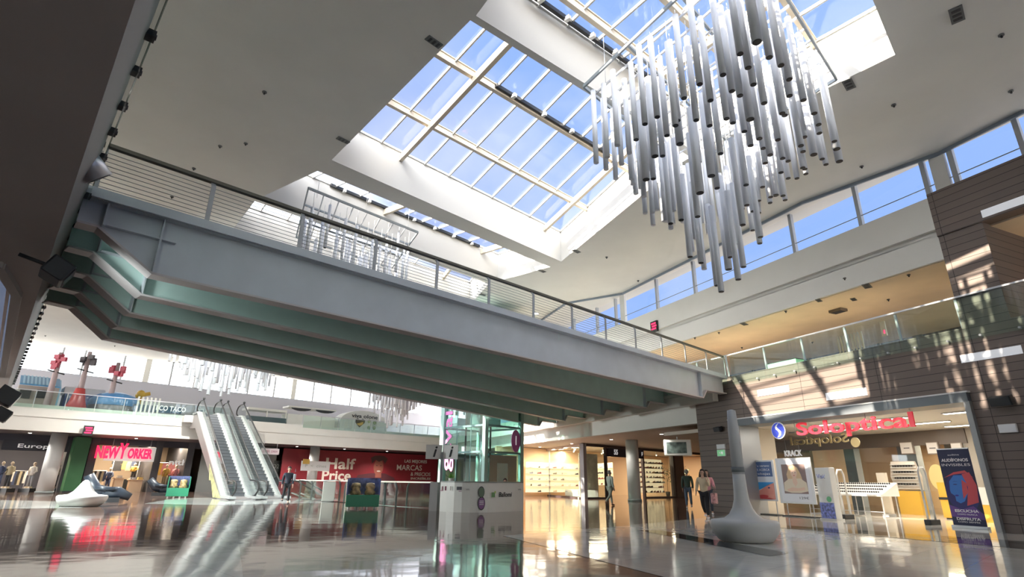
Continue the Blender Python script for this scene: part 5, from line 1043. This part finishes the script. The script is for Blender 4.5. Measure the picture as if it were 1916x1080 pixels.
hp('portrait_shoulders', [(-2.6, -1.5), (-2.2, -.7), (-.8, -.5), (.8, -.5), (1.9, -.9), (2.2, -1.5)], mat('print_coat', (.11, .03, .04), .5), .006); hp('portrait_neck', [(-.3, -.9), (-.28, -.2), (.35, -.2), (.4, -.9)], fsk, .008); hp('portrait_face', ell(0, .1, .55, .8), fsk, .01)
hp('portrait_hair', [(-.75, .4), (-.95, .95), (-.5, 1.15), (0, 1.2), (.6, 1.15), (1.0, .9), (.7, .4), (.45, .75), (0, .6), (-.4, .78)], fhr, .012); hp('portrait_mouth', ell(.05, -.3, .22, .07), crm, .012); hp('portrait_eye', ell(-.2, .22, .09, .04), fhr, .012); hp('portrait_eye', ell(.25, .22, .09, .04), fhr, .012)
mb = MB(); mb.box(*fbox(fs(372), s0-.3, SO, SO+.1, 0, 3.7)); struct('wall_far_shopfront', mb, mat('grey_shopfront', (.20, .21, .21), .4))
gq = thing('wall_decal', 'dark rectangular panel with grey writing left of the red hoarding', 'panel', Fp(fs(519), SO-.05, 1.8)); m_ = MB(); m_.box(*fbox(fs(511), fs(524), SO-.04, SO, 1.2, 2.6)); m_.build('panel', mat('panel_dark', (.05, .06, .055), .4), gq); text('writing', 'O21', mat('greyish', (.4, .42, .4), .5), Fp(fs(517), SO-.05, 2.1), FD, UP, .5, .005, gq)
# direction plates on the column and by the escalator
c = Fp(15.5, 1.5, 2.1); dpn = thing('direction_plate', 'pale direction plate on the column before the red banner', 'sign', c); m_ = MB(); m_.box(*fbox(14.2, 16.8, 1.5, 1.56, 1.75, 2.55)); m_.build('plate', mat('plate_white', (.7, .7, .7)), dpn); text('writing', 'P  <  cines', mat('greyish', (.4, .4, .4)), Fp(15.5, 1.49, 2.15), FD, UP, .35, .003, dpn, 0, 1.9); m_ = MB(); m_.box(*fbox(14.3, 14.9, 1.48, 1.5, 2.3, 2.7)); m_.build('yellow_mark', cl6, dpn)
c = atz(505, 845, 3.0); dp2 = thing('hanging_plate', 'pale hanging direction board right of the escalators', 'sign', c); m_ = MB(); m_.cbox(c, 1.35, .08, .42, FD, FO); m_.build('board', mat('plate_pink', (.66, .58, .60), .4), dp2); m_ = MB()
for q in (-.5, .5): m_.tube([c+FD*q+UP*.2, Vector((c.x, c.y, 0))+FD*q+UP*3.75], .012, 6)
m_.build('hanger', alu, dp2); text('writing', 'CINES  ZARA', mat('plum_ink', (.3, .05, .12), .5), c-FO*.045, FD, UP, .22, .003, dp2, 0, 1.1)
# LED boards
def led(P, xd_, nrm, w_, h_, label):
    t = thing('led_board', label, 'display', P); m_ = MB(); m_.cbox(P, w_, .1, h_, xd_, nrm); m_.build('casing', dark, t); lm = mat('led_red', (.8, .02, .08), .4, emit=1.6, ecol=(1, .03, .12))
    for k in range(3): m_ = MB(); m_.cbox(P+nrm*.055+UP*(h_*(.28-.25*k))+xd_*(.05*(k % 2)), w_*.7, .01, h_*.14, xd_, nrm); m_.build('red_segment', lm, t)
s_, z_ = FS(165, 806, -.15); led(Fp(s_, -.15, z_), FD, -FO, .55, .62, 'black board with red lights on the far left fascia')
s_, z_ = WS(1222, 611, -.2); led(WR(s_, -.12, z_), -RD, -RO, .5, .55, 'black board with red lights high on the white right-hand fascia')
# ================================================================ FAR UPPER FLOOR: playground and stands
def UZ(x, y, off): q = onplane(x, y, drop(F0)+FO*off, FD); return (q-drop(F0)).dot(FD), q.z
def ubox(x0, x1, y0, y1, off, dep): a, za = UZ(x0, y0, off); b, zb = UZ(x1, y1, off); return fbox(min(a, b), max(a, b), off, off+dep, min(za, zb), max(za, zb))
hs = thing('play_house', 'play house with ribbed blue roof on the far upper floor', 'play house', Fp(UZ(80, 740, 4)[0], 4, ZFT)); bx = lambda nm, q, m, P_: MB().box(*q).build(nm, m, P_)
s0, s1 = UZ(30, 740, 4)[0], UZ(108, 740, 4)[0]; zt_ = UZ(60, 722, 4)[1]; zr_ = UZ(60, 701, 4)[1]
bx('walls', fbox(s0, s1, 4, 7, ZFT, zt_), mat('play_wall', (.38, .33, .30), .6), hs)
m_ = MB(); m_.ext([Fp(s0, 3.8, zt_), Fp(s1, 3.8, zt_), Fp(s1, 5.5, zr_), Fp(s0, 5.5, zr_)], UP*.08); m_.build('roof', mat('roof_blue', (.05, .22, .42), .4), hs)
for k in range(9): s = s0+.2+(s1-s0-.3)*k/9; m_ = MB(); m_.bar(Fp(s, 3.8, zt_+.1), Fp(s, 5.5, zr_+.1), .1, .06); m_.build('roof_rib', mat('roof_blue_light', (.22, .45, .62), .4), hs)
m_ = MB(); m_.ext([Fp(s1, 4, ZFT), Fp(s1, 7, ZFT), Fp(s1, 7, zt_), Fp(s1, 5.5, zr_), Fp(s1, 4, zt_)], FD*.1); m_.build('gable', mat('roof_blue_light', (0, 0, 0)), hs)
for x0, x1 in ((38, 55), (70, 88)): bx('window', ubox(x0, x1, 729, 746, 3.9, .1), dark, hs)
hs2 = thing('play_annex', 'blue and green annex right of the play house', 'play house', Fp(s1+1, 4, ZFT)); bx('walls', fbox(s1+.4, s1+2.6, 4.2, 6, ZFT, ZFT+1.3), mat('annex_blue', (.05, .10, .28), .5), hs2); bx('roof', fbox(s1+.3, s1+2.7, 4.1, 6.1, ZFT+1.3, ZFT+1.75), mat('annex_pale', (.55, .58, .62), .5), hs2)
def mast(x, y0, y1, cone, label):
    s, zb = UZ(x, y0, 3.2); _, zt_ = UZ(x, y1, 3.2); p = Fp(s, 3.2, ZFT); t = thing('play_mast', label, 'mast', p); m_ = MB(); m_.tube([p, Fp(s, 3.2, zt_)], [.22, .13], 12); m_.build('pole', mat('mast_pink', (.42, .33, .34), .5), t)
    if cone: m_ = MB(); m_.lathe(p, [(.72, 0), (.45, .8), (.3, 1.5), (.28, 1.6)], 16); m_.build('red_cone', mat('cone_red', (.45, .05, .05), .5), t)
    top = Fp(s, 3.1, zt_-.6); m_ = MB()
    for k in range(7): m_.cbox(top+Vector((rnd.uniform(-.45, .45), rnd.uniform(-.2, .2), rnd.uniform(-.5, .4))), .35, .2, .3)
    m_.build('figure_cluster', mat('cluster_dark' if cone else 'cluster_red', (.06, .05, .06) if cone else (.45, .06, .1), .5), t)
    m_ = MB(); m_.tube([Fp(s-.5, 3.1, zt_-1.3), Fp(s+.5, 3.1, zt_-1.5)], .05, 6); m_.build('crossbar', dark, t)
mast(142, 760, 655, True, 'tallest play mast with red cone foot and dark figures'); mast(92, 740, 657, False, 'play mast with a red mark behind the blue roof'); mast(206, 745, 677, False, 'play mast with red figures right of the tallest one')
s_, _ = UZ(218, 740, 4); dm = thing('play_dome', 'blue dome with a yellow figure on the far upper floor', 'play dome', Fp(s_, 4, ZFT)); m_ = MB(); m_._l(Fp(s_, 4, ZFT+.6), [(1.5, 0), (1.4, .5), (1.0, .85), (.4, 1.02), (.02, 1.05)], 20, 1.1, 1.1); m_.build('dome', mat('dome_blue', (.08, .26, .55), .4), dm); m_ = MB(); m_.lathe(Fp(s_, 4, ZFT), [(1.5, 0), (1.6, .6), (1.5, .65)], 20); m_.build('drum', mat('drum_grey', (.2, .2, .22), .5), dm); m_ = MB(); m_.ball(Fp(s_+1.5, 3.9, ZFT+1.7), .3, 10); m_.tube([Fp(s_+1.2, 3.9, ZFT+1.5), Fp(s_+2.1, 3.9, ZFT+1.8)], .14, 8); m_.tube([Fp(s_+1.5, 3.9, ZFT+1.5), Fp(s_+1.6, 3.9, ZFT+.7)], .1, 8); m_.build('yellow_figure', mat('figure_yellow', (.60, .38, .06), .5), dm)
s_, z_ = UZ(320, 768, 2); ta = thing('food_sign', 'dark blue food stand sign beside the escalator head', 'sign', Fp(s_, 2, z_)); bx('panel', ubox(250, 339, 756, 775, 2.1, .2), mat('petrol_blue', (.03, .07, .12), .4), ta); text('writing', 'ECO TACO', whm, Fp(s_, 2.05, z_+.1), FD, UP, .5, .01, ta, .01, 2.0)
for k in range(6): m_ = MB(); s = UZ(254+k*8, 765, 2)[0]; m_.box(*fbox(s, s+.12, 2.0, 2.1, ZFT+.1, ZFT+1.3)); m_.build('pale_post', white, ta)
bx('foot', ubox(256, 335, 775, 783, 2.15, .1), dark, ta)
st = thing('kiosk_counter', 'white stand with dark glass front right of the escalators', 'kiosk', Fp(UZ(500, 780, 3)[0], 3, ZFT)); a0, a1 = UZ(462, 780, 3)[0], UZ(536, 780, 3)[0]; bx('counter', fbox(a0, a1, 3, 4, ZFT, ZFT+.7), mat('dark_teal', (.06, .10, .11), .3), st); bx('canopy', fbox(a0, a1, 3, 4.5, ZFT+1.2, ZFT+1.4), white, st)
for k in range(3): bx('upright', fbox(a0+(a1-a0)*k/2-.05, a0+(a1-a0)*k/2+.05, 3.1, 3.2, ZFT+.7, ZFT+1.2), white, st)
st = thing('kiosk_counter', 'plain white market stand with scalloped awning on the far gallery', 'kiosk', Fp(UZ(570, 780, 3)[0], 3, ZFT)); a0, a1 = UZ(538, 780, 3)[0], UZ(628, 780, 3)[0]; bx('counter', fbox(a0, a1, 3, 4.4, ZFT, ZFT+1.15), white, st)
for k in range(2):
    c0 = a0+(a1-a0)*(k+.5)/2; m_ = MB(); m_.ext([Fp(c0+(a1-a0)/4*.8*math.cos(PI+PI*t/8), 2.9, ZFT+1.7+.25*math.sin(PI+PI*t/8)) for t in range(9)], FO*.1); m_.build('awning_swag', dark, st); bx('awning', fbox(c0-(a1-a0)/4, c0+(a1-a0)/4, 3, 4.4, ZFT+1.7, ZFT+1.85), white, st)
sd, zd = UZ(683, 780, 3); rd_ = UZ(725, 790, 3)[0]-sd; dmw = thing('arched_kiosk', 'white arched stand with small lettering and a dark heart emblem', 'kiosk', Fp(sd, 3, ZFT)); zt_ = UZ(683, 769, 3)[1]
m_ = MB(); m_.ext([Fp(sd+rd_, 3, ZFT), Fp(sd+rd_, 3, ZFT+.9)]+[Fp(sd+rd_*math.cos(PI*k/14), 3, ZFT+.9+(zt_-ZFT-.9)*math.sin(PI*k/14)) for k in range(1, 14)]+[Fp(sd-rd_, 3, ZFT+.9), Fp(sd-rd_, 3, ZFT)], FO*1.5); m_.build('body', mat('kiosk_cream', (.66, .66, .62), .5), dmw)
text('writing', 'viva olone', dark, Fp(sd, 2.98, zt_-.55), FD, UP, .5, .01, dmw, .005, rd_*1.1)
m_ = MB(); m_.ext([Fp(sd-.5+x*.55, 2.98, ZFT+.95+z*.5) for x, z in ((0, -1), (-.9, -.1), (-.95, .4), (-.5, .7), (0, .35), (.5, .7), (.95, .4), (.9, -.1))], -FO*.02); m_.build('heart_emblem', mat('emblem', (.09, .08, .05), .5), dmw); m_ = MB(); m_.ext([Fp(sd-.5+x*.4, 2.95, ZFT+.85+z*.3) for x, z in ((-.9, -.3), (.9, .5), (.7, -.4), (0, -.8))], -FO*.01); m_.build('gold_swirl', cl6, dmw)
for x, z in ((.5, .5), (1.1, .5), (.5, 1.1), (1.1, 1.0)): m_ = MB(); m_.tube([Fp(sd+x, 2.98, ZFT+z), Fp(sd+x, 2.95, ZFT+z)], .17, 10); m_.build('sticker', mat('sticker_green', (.3, .36, .2), .5, noise=.5, nscale=9), dmw)
# ================================================================ RIGHT UPPER GALLERY CONTENTS
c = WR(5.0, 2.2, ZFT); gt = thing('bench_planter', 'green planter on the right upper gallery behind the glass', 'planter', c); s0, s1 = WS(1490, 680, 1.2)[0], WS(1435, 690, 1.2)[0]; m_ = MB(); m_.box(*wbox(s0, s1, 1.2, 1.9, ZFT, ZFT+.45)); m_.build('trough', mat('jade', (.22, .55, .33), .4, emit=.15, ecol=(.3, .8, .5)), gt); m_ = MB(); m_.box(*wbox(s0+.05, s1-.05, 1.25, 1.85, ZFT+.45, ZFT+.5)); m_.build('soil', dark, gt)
pkm = mat('pink_neon', (.8, .04, .14), .4, emit=1.2, ecol=(1, .05, .2))
def gs(x, y, o_): return WS(x, y, o_)
ns = thing('neon_sign', 'pink red light strip across the upper shop behind the glass', 'sign', WR(1, 6, 7)); a, za = gs(1680, 602, 6); b, zb = gs(1758, 583, 6); m_ = MB(); m_.bar(WR(a, 6, za), WR(b, 6, za), .06, .12); m_.build('strip', pkm, ns); m_ = MB()
for q in (a, b): m_.tube([WR(q, 6, za), WR(q, 6, 7.5)], .015, 6)
m_.build('hanger', alu, ns)
ns = thing('neon_sign', 'red arched light strip at the upper right border', 'sign', WR(-3, 2.4, 7)); a, za = gs(1885, 552, 2.4); b = a-1.8; m_ = MB(); m_.bar(WR(a, 2.4, za), WR(b, 2.4, za+.05), .06, .12); m_.build('strip', pkm, ns); m_ = MB(); m_.tube([WR(b, 2.4, za), WR(b, 2.4, 8.1)], .015, 6); m_.build('hanger', alu, ns)
bb = thing('hanging_menu', 'white hanging menu board on the upper gallery', 'board', WR(*([gs(1650, 610, 5)[0], 5, 6.6]))); a, za = gs(1644, 598, 5); b, zb = gs(1660, 628, 5); m_ = MB(); m_.box(*wbox(b, a, 5, 5.06, zb, za)); m_.build('board', white, bb); m_ = MB(); m_.box(*wbox(b+.1, a-.15, 4.98, 5, zb+.1, zb+.25)); m_.build('red_line', pkm, bb); m_ = MB(); m_.tube([WR((a+b)/2, 5.03, za), WR((a+b)/2, 5.03, 7.5)], .015, 6); m_.build('hanger', alu, bb)
rk = thing('slatted_screen', 'screen of thin white vertical slats on the upper gallery', 'screen', WR(gs(1590, 625, 5.5)[0], 5.5, ZFT))
for k in range(8): s = gs(1564+k*6.5, 620, 5.5)[0]; m_ = MB(); m_.box(*wbox(s-.03, s+.03, 5.5, 5.56, 6.0, 7.45)); m_.build('slat', white, rk)
m_ = MB(); m_.box(*wbox(gs(1612, 620, 5.5)[0], gs(1562, 620, 5.5)[0], 5.48, 5.58, ZFT, 6.0)); m_.build('base', mat('charcoal_wall', (0, 0, 0)), rk)
# ================================================================ CEILING FITTINGS
def vent(x, y, z, w_, label, grp='ceiling vents'):
    c = atz(x, y, z); v = thing('ceiling_vent', label, 'vent', c); m_ = MB(); m_.cbox(c-UP*.012, w_, w_*.45, .02, B44, N46); m_.build('frame', mat('vent_grey', (.14, .15, .15), .6), v)
    for k in range(3): m_ = MB(); m_.cbox(c-UP*.026+B44*(w_*.28*(k-1)), w_*.14, w_*.3, .01, B44, N46); m_.build('slot', dark, v)
for x, y, w_, lab in ((812, 78, .42, 'small square vent beside the skylight, nearest the camera'), (642, 262, .4, 'small square vent by the left corner of the second skylight'), (1790, 27, .55, 'vent in the dark ceiling at the top right'), (1588, 157, .5, 'vent just below the near skylight corner'), (1078, 470, .45, 'vent right of the second skylight corner'), (1014, 507, .45, 'vent right of the third skylight corner'), (903, 551, .45, 'vent seen through the bridge railing')): vent(x, y, ZC, w_, lab)
def det(x, y, z, r=.06, where='ceiling'):
    c = atz(x, y, z); v = thing('ceiling_sprinkler', 'tiny dark sprinkler head in the %s' % where, 'sprinkler', c, 'sprinkler heads in the %s' % where); m_ = MB(); m_.tube([c, c-UP*.03], r, 12); m_.build('rose', mat('vent_grey', (0, 0, 0)), v); m_ = MB(); m_.tube([c-UP*.03, c-UP*.08], r*.4, 8); m_.build('head', dark, v)
for x, y in ((495, 172), (412, 273), (460, 268), (363, 315), (322, 368), (1873, 65), (1891, 170), (1672, 196), (1612, 311), (1135, 481), (1194, 525), (85, 628), (215, 647)): det(x, y, ZC)
for x, y in ((1345, 622), (1470, 582), (1520, 640), (1388, 650), (1700, 514), (1662, 560), (1580, 520), (1300, 632)): det(x, y, 7.5, .05, 'right gallery soffit')
for x, y, w_, lab in ((1392, 606, .45, 'vent in the right gallery soffit near the red board'), (1622, 535, .5, 'vent in the right gallery soffit, highest of them'), (1532, 562, .35, 'vent in the middle of the right gallery soffit'), (1597, 560, .35, 'round-looking vent right of the middle of the soffit')): vent(x, y, 7.5, w_, lab)
ac = thing('ceiling_speaker', 'dark square speaker hung under the right gallery soffit', 'speaker', atz(1568, 582, 7.45)); c = wloc(ac); m_ = MB(); m_.cbox(c, .5, .4, .1, RD, RO); m_.build('cabinet', mat('speaker_brown', (.16, .13, .1), .6), ac); m_ = MB(); m_.cbox(c-UP*.055, .4, .3, .01, RD, RO); m_.build('grille', dark, ac)

# fill lamps added to brighten the galleries and far hall: under soffits, between roof openings
def fill_downlight(c, e_, ang, label, grp, d=(0, 0, -1), r=.12):
    t = thing('fill_downlight', label, 'light', c, grp); m_ = MB(); m_.tube([c+UP*.02, c-UP*.03], r, 16); m_.build('ring', white, t); m_ = MB(); m_.tube([c-UP*.03, c-UP*.035], r*.8, 16); m_.build('lamp', emc, t)
    l = bpy.data.lights.new('fill_downlight_lamp', 'SPOT'); l.energy = e_; l.spot_size = ang; l.spot_blend = .8; l.shadow_soft_size = r; l.color = (1, .95, .86); o = bpy.data.objects.new('fill_downlight_lamp', l); C.objects.link(o); o.location = c-UP*.06; o.rotation_euler = Vector(d).to_track_quat('-Z', 'Y').to_euler()
for s in (-4, 2, 8, 14, 18.5, 23): fill_downlight(Fp(s, 2.4, ZS), 900, 2.4, 'round fill lamp added under the far gallery', 'added fill lamps under the far gallery')
for s in (12, 17, 22, 27, 32): fill_downlight(WR(s, 3.2, ZS), 260, 2.4, 'round fill lamp added under the right-hand gallery', 'added fill lamps under the right-hand gallery')
for x_, y_ in ((-21, 25), (-21, 36), (-3.5, 40), (1.5, 33)): fill_downlight(Vector((x_, y_, ZC-.01)), 11000, 2.5, 'round fill spot added in the far ceiling between the roof openings', 'added fill spots in the far ceiling', (0, 0, -1), .2)
# ================================================================ PEOPLE
def skin_mesh(name, verts, edges, radii, root, m, parent, sub=2):
    me = bpy.data.meshes.new(name); me.from_pydata([tuple(v) for v in verts], edges, []); me.materials.append(m); o = bpy.data.objects.new(name, me); C.objects.link(o); o.parent = parent
    s = o.modifiers.new('skin', 'SKIN'); s.use_smooth_shade = True; s.branch_smoothing = .3
    if not me.skin_vertices: 
        bpy.context.view_layer.update()
    if me.skin_vertices:
        for v, r in zip(me.skin_vertices[0].data, radii): v.radius = (r, r) if not isinstance(r, tuple) else r; v.use_root = False
        me.skin_vertices[0].data[root].use_root = True
    u = o.modifiers.new('sub', 'SUBSURF'); u.levels = sub; u.render_levels = sub; return o
def person(label, foot, head_deg, h, cols, stride=.25, armL=(.0, .0), armR=(.0, .0), hair='short', bag=None, legoff=0):
    """foot: ground point; head_deg: compass the figure faces; arm = (forward swing, elbow bend) in radians"""
    t = thing('person', label, 'person', foot); k = h/1.75
    t.rotation_euler = (0, 0, -math.radians(head_deg))
    skin = mat('skin_tone', (.48, .30, .22), .55); up, lo, sh, hr = cols
    V = []; E = []; R = []
    def add(p, r, par=None):
        V.append(Vector(p)*k); R.append(r*k); i = len(V)-1
        if par is not None: E.append((par, i))
        return i
    def arm(side, a, shoulder):
        f, b = a; l1, l2 = .29, .25; e = Vector((side*.045, math.sin(f)*l1, -math.cos(f)*l1)); w = Vector((side*-.0, math.sin(f+b)*l2, -math.cos(f+b)*l2)); s0 = Vector((side*.19, 0, 1.42)); return s0, s0+e, s0+e+w, w.normalized()
    def leg(side, f):
        hp_ = Vector((side*.09, 0, .90)); kn = hp_+Vector((side*.01, math.sin(f)*.43, -math.cos(f)*.43)); b = f-(.5 if f < 0 else .12) if abs(f) > .05 else f; an = kn+Vector((0, math.sin(b)*.40, -math.cos(b)*.40)); an.z = max(an.z, .085); return hp_, kn, an
    pel = add((0, 0, .93), .13); sp = add((0, .0, 1.12), .115, pel); ch = add((0, 0, 1.32), .13, sp); nk0 = add((0, 0, 1.46), .065, ch); nk = add((0, .01, 1.53), .05, nk0); jaw = add((0, .025, 1.58), .07, nk); hd = add((0, .012, 1.655), .088, jaw); add((0, 0, 1.71), .062, hd); add((0, .112, 1.61), .014, jaw)
    geo = {}
    for sd, a in ((-1, armL), (1, armR)):
        s0, el_, wr, d = arm(sd, a, None); i = add(s0, .055, ch); i = add(el_, .042, i); i = add(wr, .028, i); pm_ = wr+d*.07; i = add(pm_, .034, i); geo[('arm', sd)] = (s0, el_, wr)
        sdv = Vector((0, 1, 0)).cross(d).normalized() if abs(d.y) < .9 else Vector((1, 0, 0)); fw = Vector((0, 1, 0)) if abs(d.y) < .9 else UP
        for q, L_ in ((-1.5, .060), (-.5, .072), (.5, .068), (1.5, .054)):
            b0 = pm_+d*.035+fw*(q*.019); j = add(b0, .0095, i); j = add(b0+d*L_*.5, .0088, j); add(b0+d*L_*.95+Vector((-sd*.018, 0, 0)), .008, j)
        j = add(wr+d*.04+fw*.035, .011, i); add(wr+d*.075+fw*.055+Vector((-sd*.01, 0, 0)), .0095, j)
    for sd, f in ((-1, stride), (1, -stride+legoff)):
        hp_, kn, an = leg(sd, f); i = add(hp_, .085, pel); i = add(kn, .055, i); i = add(an, .038, i); add(an+Vector((0, .12, -.045)), .032, i); geo[('leg', sd)] = (hp_, kn, an)
    skin_mesh('body', V, E, R, 0, skin, t)
    # jacket
    V = []; E = []; R = []; pel = add((0, 0, .86), .165); sp = add((0, 0, 1.1), .15, pel); ch = add((0, 0, 1.33), .155, sp); add((0, 0, 1.47), .085, ch)
    for sd in (-1, 1): s0, el_, wr = geo[('arm', sd)]; i = add(s0, .078, ch); i = add(el_, .062, i); add(el_+(wr-el_)*.93, .046, i)
    skin_mesh('jacket', V, E, R, 0, up, t)
    V = []; E = []; R = []; pel = add((0, 0, .93), .145)
    for sd in (-1, 1): hp_, kn, an = geo[('leg', sd)]; i = add(hp_-UP*.02, .105, pel); i = add(kn, .072, i); add(an+UP*.03, .056, i)
    skin_mesh('trousers', V, E, R, 0, lo, t)
    for sd in (-1, 1):
        an = geo[('leg', sd)][2]; V = []; E = []; R = []; a_ = add(an+Vector((0, -.05, -.035)), .048); b_ = add(an+Vector((0, .06, -.045)), .045, a_); add(an+Vector((0, .16, -.05)), .036, b_); skin_mesh('shoe', V, E, R, 0, sh, t, 1)
    m_ = MB(); hc = Vector((0, -.012, 1.672))*k; base = wloc(t)
    m_.ball(hc+base, .112*k, 14, .9, 1.02, 1.0)
    if hair == 'long':
        for q in (-1, 1): m_.tube([base+Vector((q*.07, -.03, 1.66))*k, base+Vector((q*.10, -.04, 1.5))*k, base+Vector((q*.10, -.02, 1.30))*k], [.055*k, .06*k, .03*k], 8)
        m_.tube([base+Vector((0, -.07, 1.66))*k, base+Vector((0, -.10, 1.45))*k, base+Vector((0, -.09, 1.25))*k], [.08*k, .09*k, .04*k], 8)
    o = m_.build('hair', hr, t); 
    # clear the face: push hair vertices in front of the hairline backwards
    for v in o.data.vertices:
        if v.co.y > .035*k and v.co.z < 1.70*k and abs(v.co.x) < .09*k: v.co.y = .0
    for q in (-1, 1): m_ = MB(); m_.ball(base+Vector((q*.034, .095, 1.648))*k, .011*k, 6); m_.build('eye', dark, t); m_ = MB(); m_.ball(base+Vector((q*.092, .0, 1.63))*k, .024*k, 6, .5, .8, 1.2); m_.build('ear', skin, t)
    m_ = MB(); m_.ball(base+Vector((0, .094, 1.578))*k, .02*k, 6, 1.2, .4, .35); m_.build('mouth', mat('lips', (.38, .14, .13), .5), t)
    if bag:
        bp_, bm_, bs_ = bag; m_ = MB(); m_.cbox(base+Vector(bp_)*k, bs_[0], bs_[1], bs_[2]); bg_ = m_.build('bag', bm_, t, bevel=.03)
        m_ = MB(); m_.tube([base+Vector((bp_[0], bp_[1]-bs_[1]*.3, bp_[2]+bs_[2]/2))*1, base+Vector((bp_[0], bp_[1], bp_[2]+bs_[2]/2+.14)), base+Vector((bp_[0], bp_[1]+bs_[1]*.3, bp_[2]+bs_[2]/2))], .008, 5); m_.build('strap', bm_, bg_)
    return t
navy = mat('navy_jacket', (.015, .02, .035), .7); blk = mat('black_cloth', (.012, .012, .015), .7); sneak = mat('white_sneaker', (.75, .74, .75), .5); dhair = mat('dark_hair', (.03, .018, .012), .5); ghair = mat('grey_hair', (.28, .27, .25), .6)
person('person in dark jacket and trousers with a shoulder bag walking by the escalators', atz(533, 943, 0), 150, 1.62, (navy, blk, mat('black_shoe', (.02, .02, .02), .4), dhair), .25, (.1, .3), (-.3, .3), bag=((-.28, -.05, 1.25), mat('grey_bag', (.35, .36, .38), .6), (.12, .3, .3)))
person('person in pale hooded top and light trousers walking past the round column', atz(1143, 947, 0), 60, 1.68, (mat('pale_hoodie', (.56, .62, .55), .7), mat('pale_trousers', (.42, .46, .38), .7), mat('brown_shoe', (.2, .12, .08), .5), ghair), .28, (.2, .5), (-.1, .4))
person('person in dark green jacket and jeans seen from behind', atz(1290, 952, 0), 15, 1.72, (mat('bottle_green', (.055, .085, .065), .7), mat('blue_jeans', (.10, .14, .20), .7), sneak, ghair), .16, (.05, .15), (-.05, .15))
person('person in beige top and black leggings with long dark hair, hand raised to the face', atz(1322, 971, 0), 215, 1.56, (mat('beige_top', (.52, .43, .30), .7), blk, sneak, dhair), .14, (.5, 1.9), (.15, .5), 'long', bag=((-.36, .0, .72), mat('floral_bag', (.42, .22, .22), .6, noise=.6, nscale=18), (.16, .3, .34)))
person('person in pink top and dark trousers close behind the one in beige', atz(1334, 964, 0)+Vector((0, .3, 0)), 190, 1.6, (mat('pink_top', (.62, .28, .32), .7), mat('dark_slate', (.03, .04, .06), .7), sneak, dhair), .1, (.3, 1.0), (.2, .6), 'long')
kk = kr+Vector((-.75, 1.15, 0)); person('person with dark hair seated low behind the information counter', kk+UP*-.42, 180, 1.62, (blk, blk, mat('black_shoe', (0, 0, 0)), dhair), .05, (.2, .8), (.2, .8))
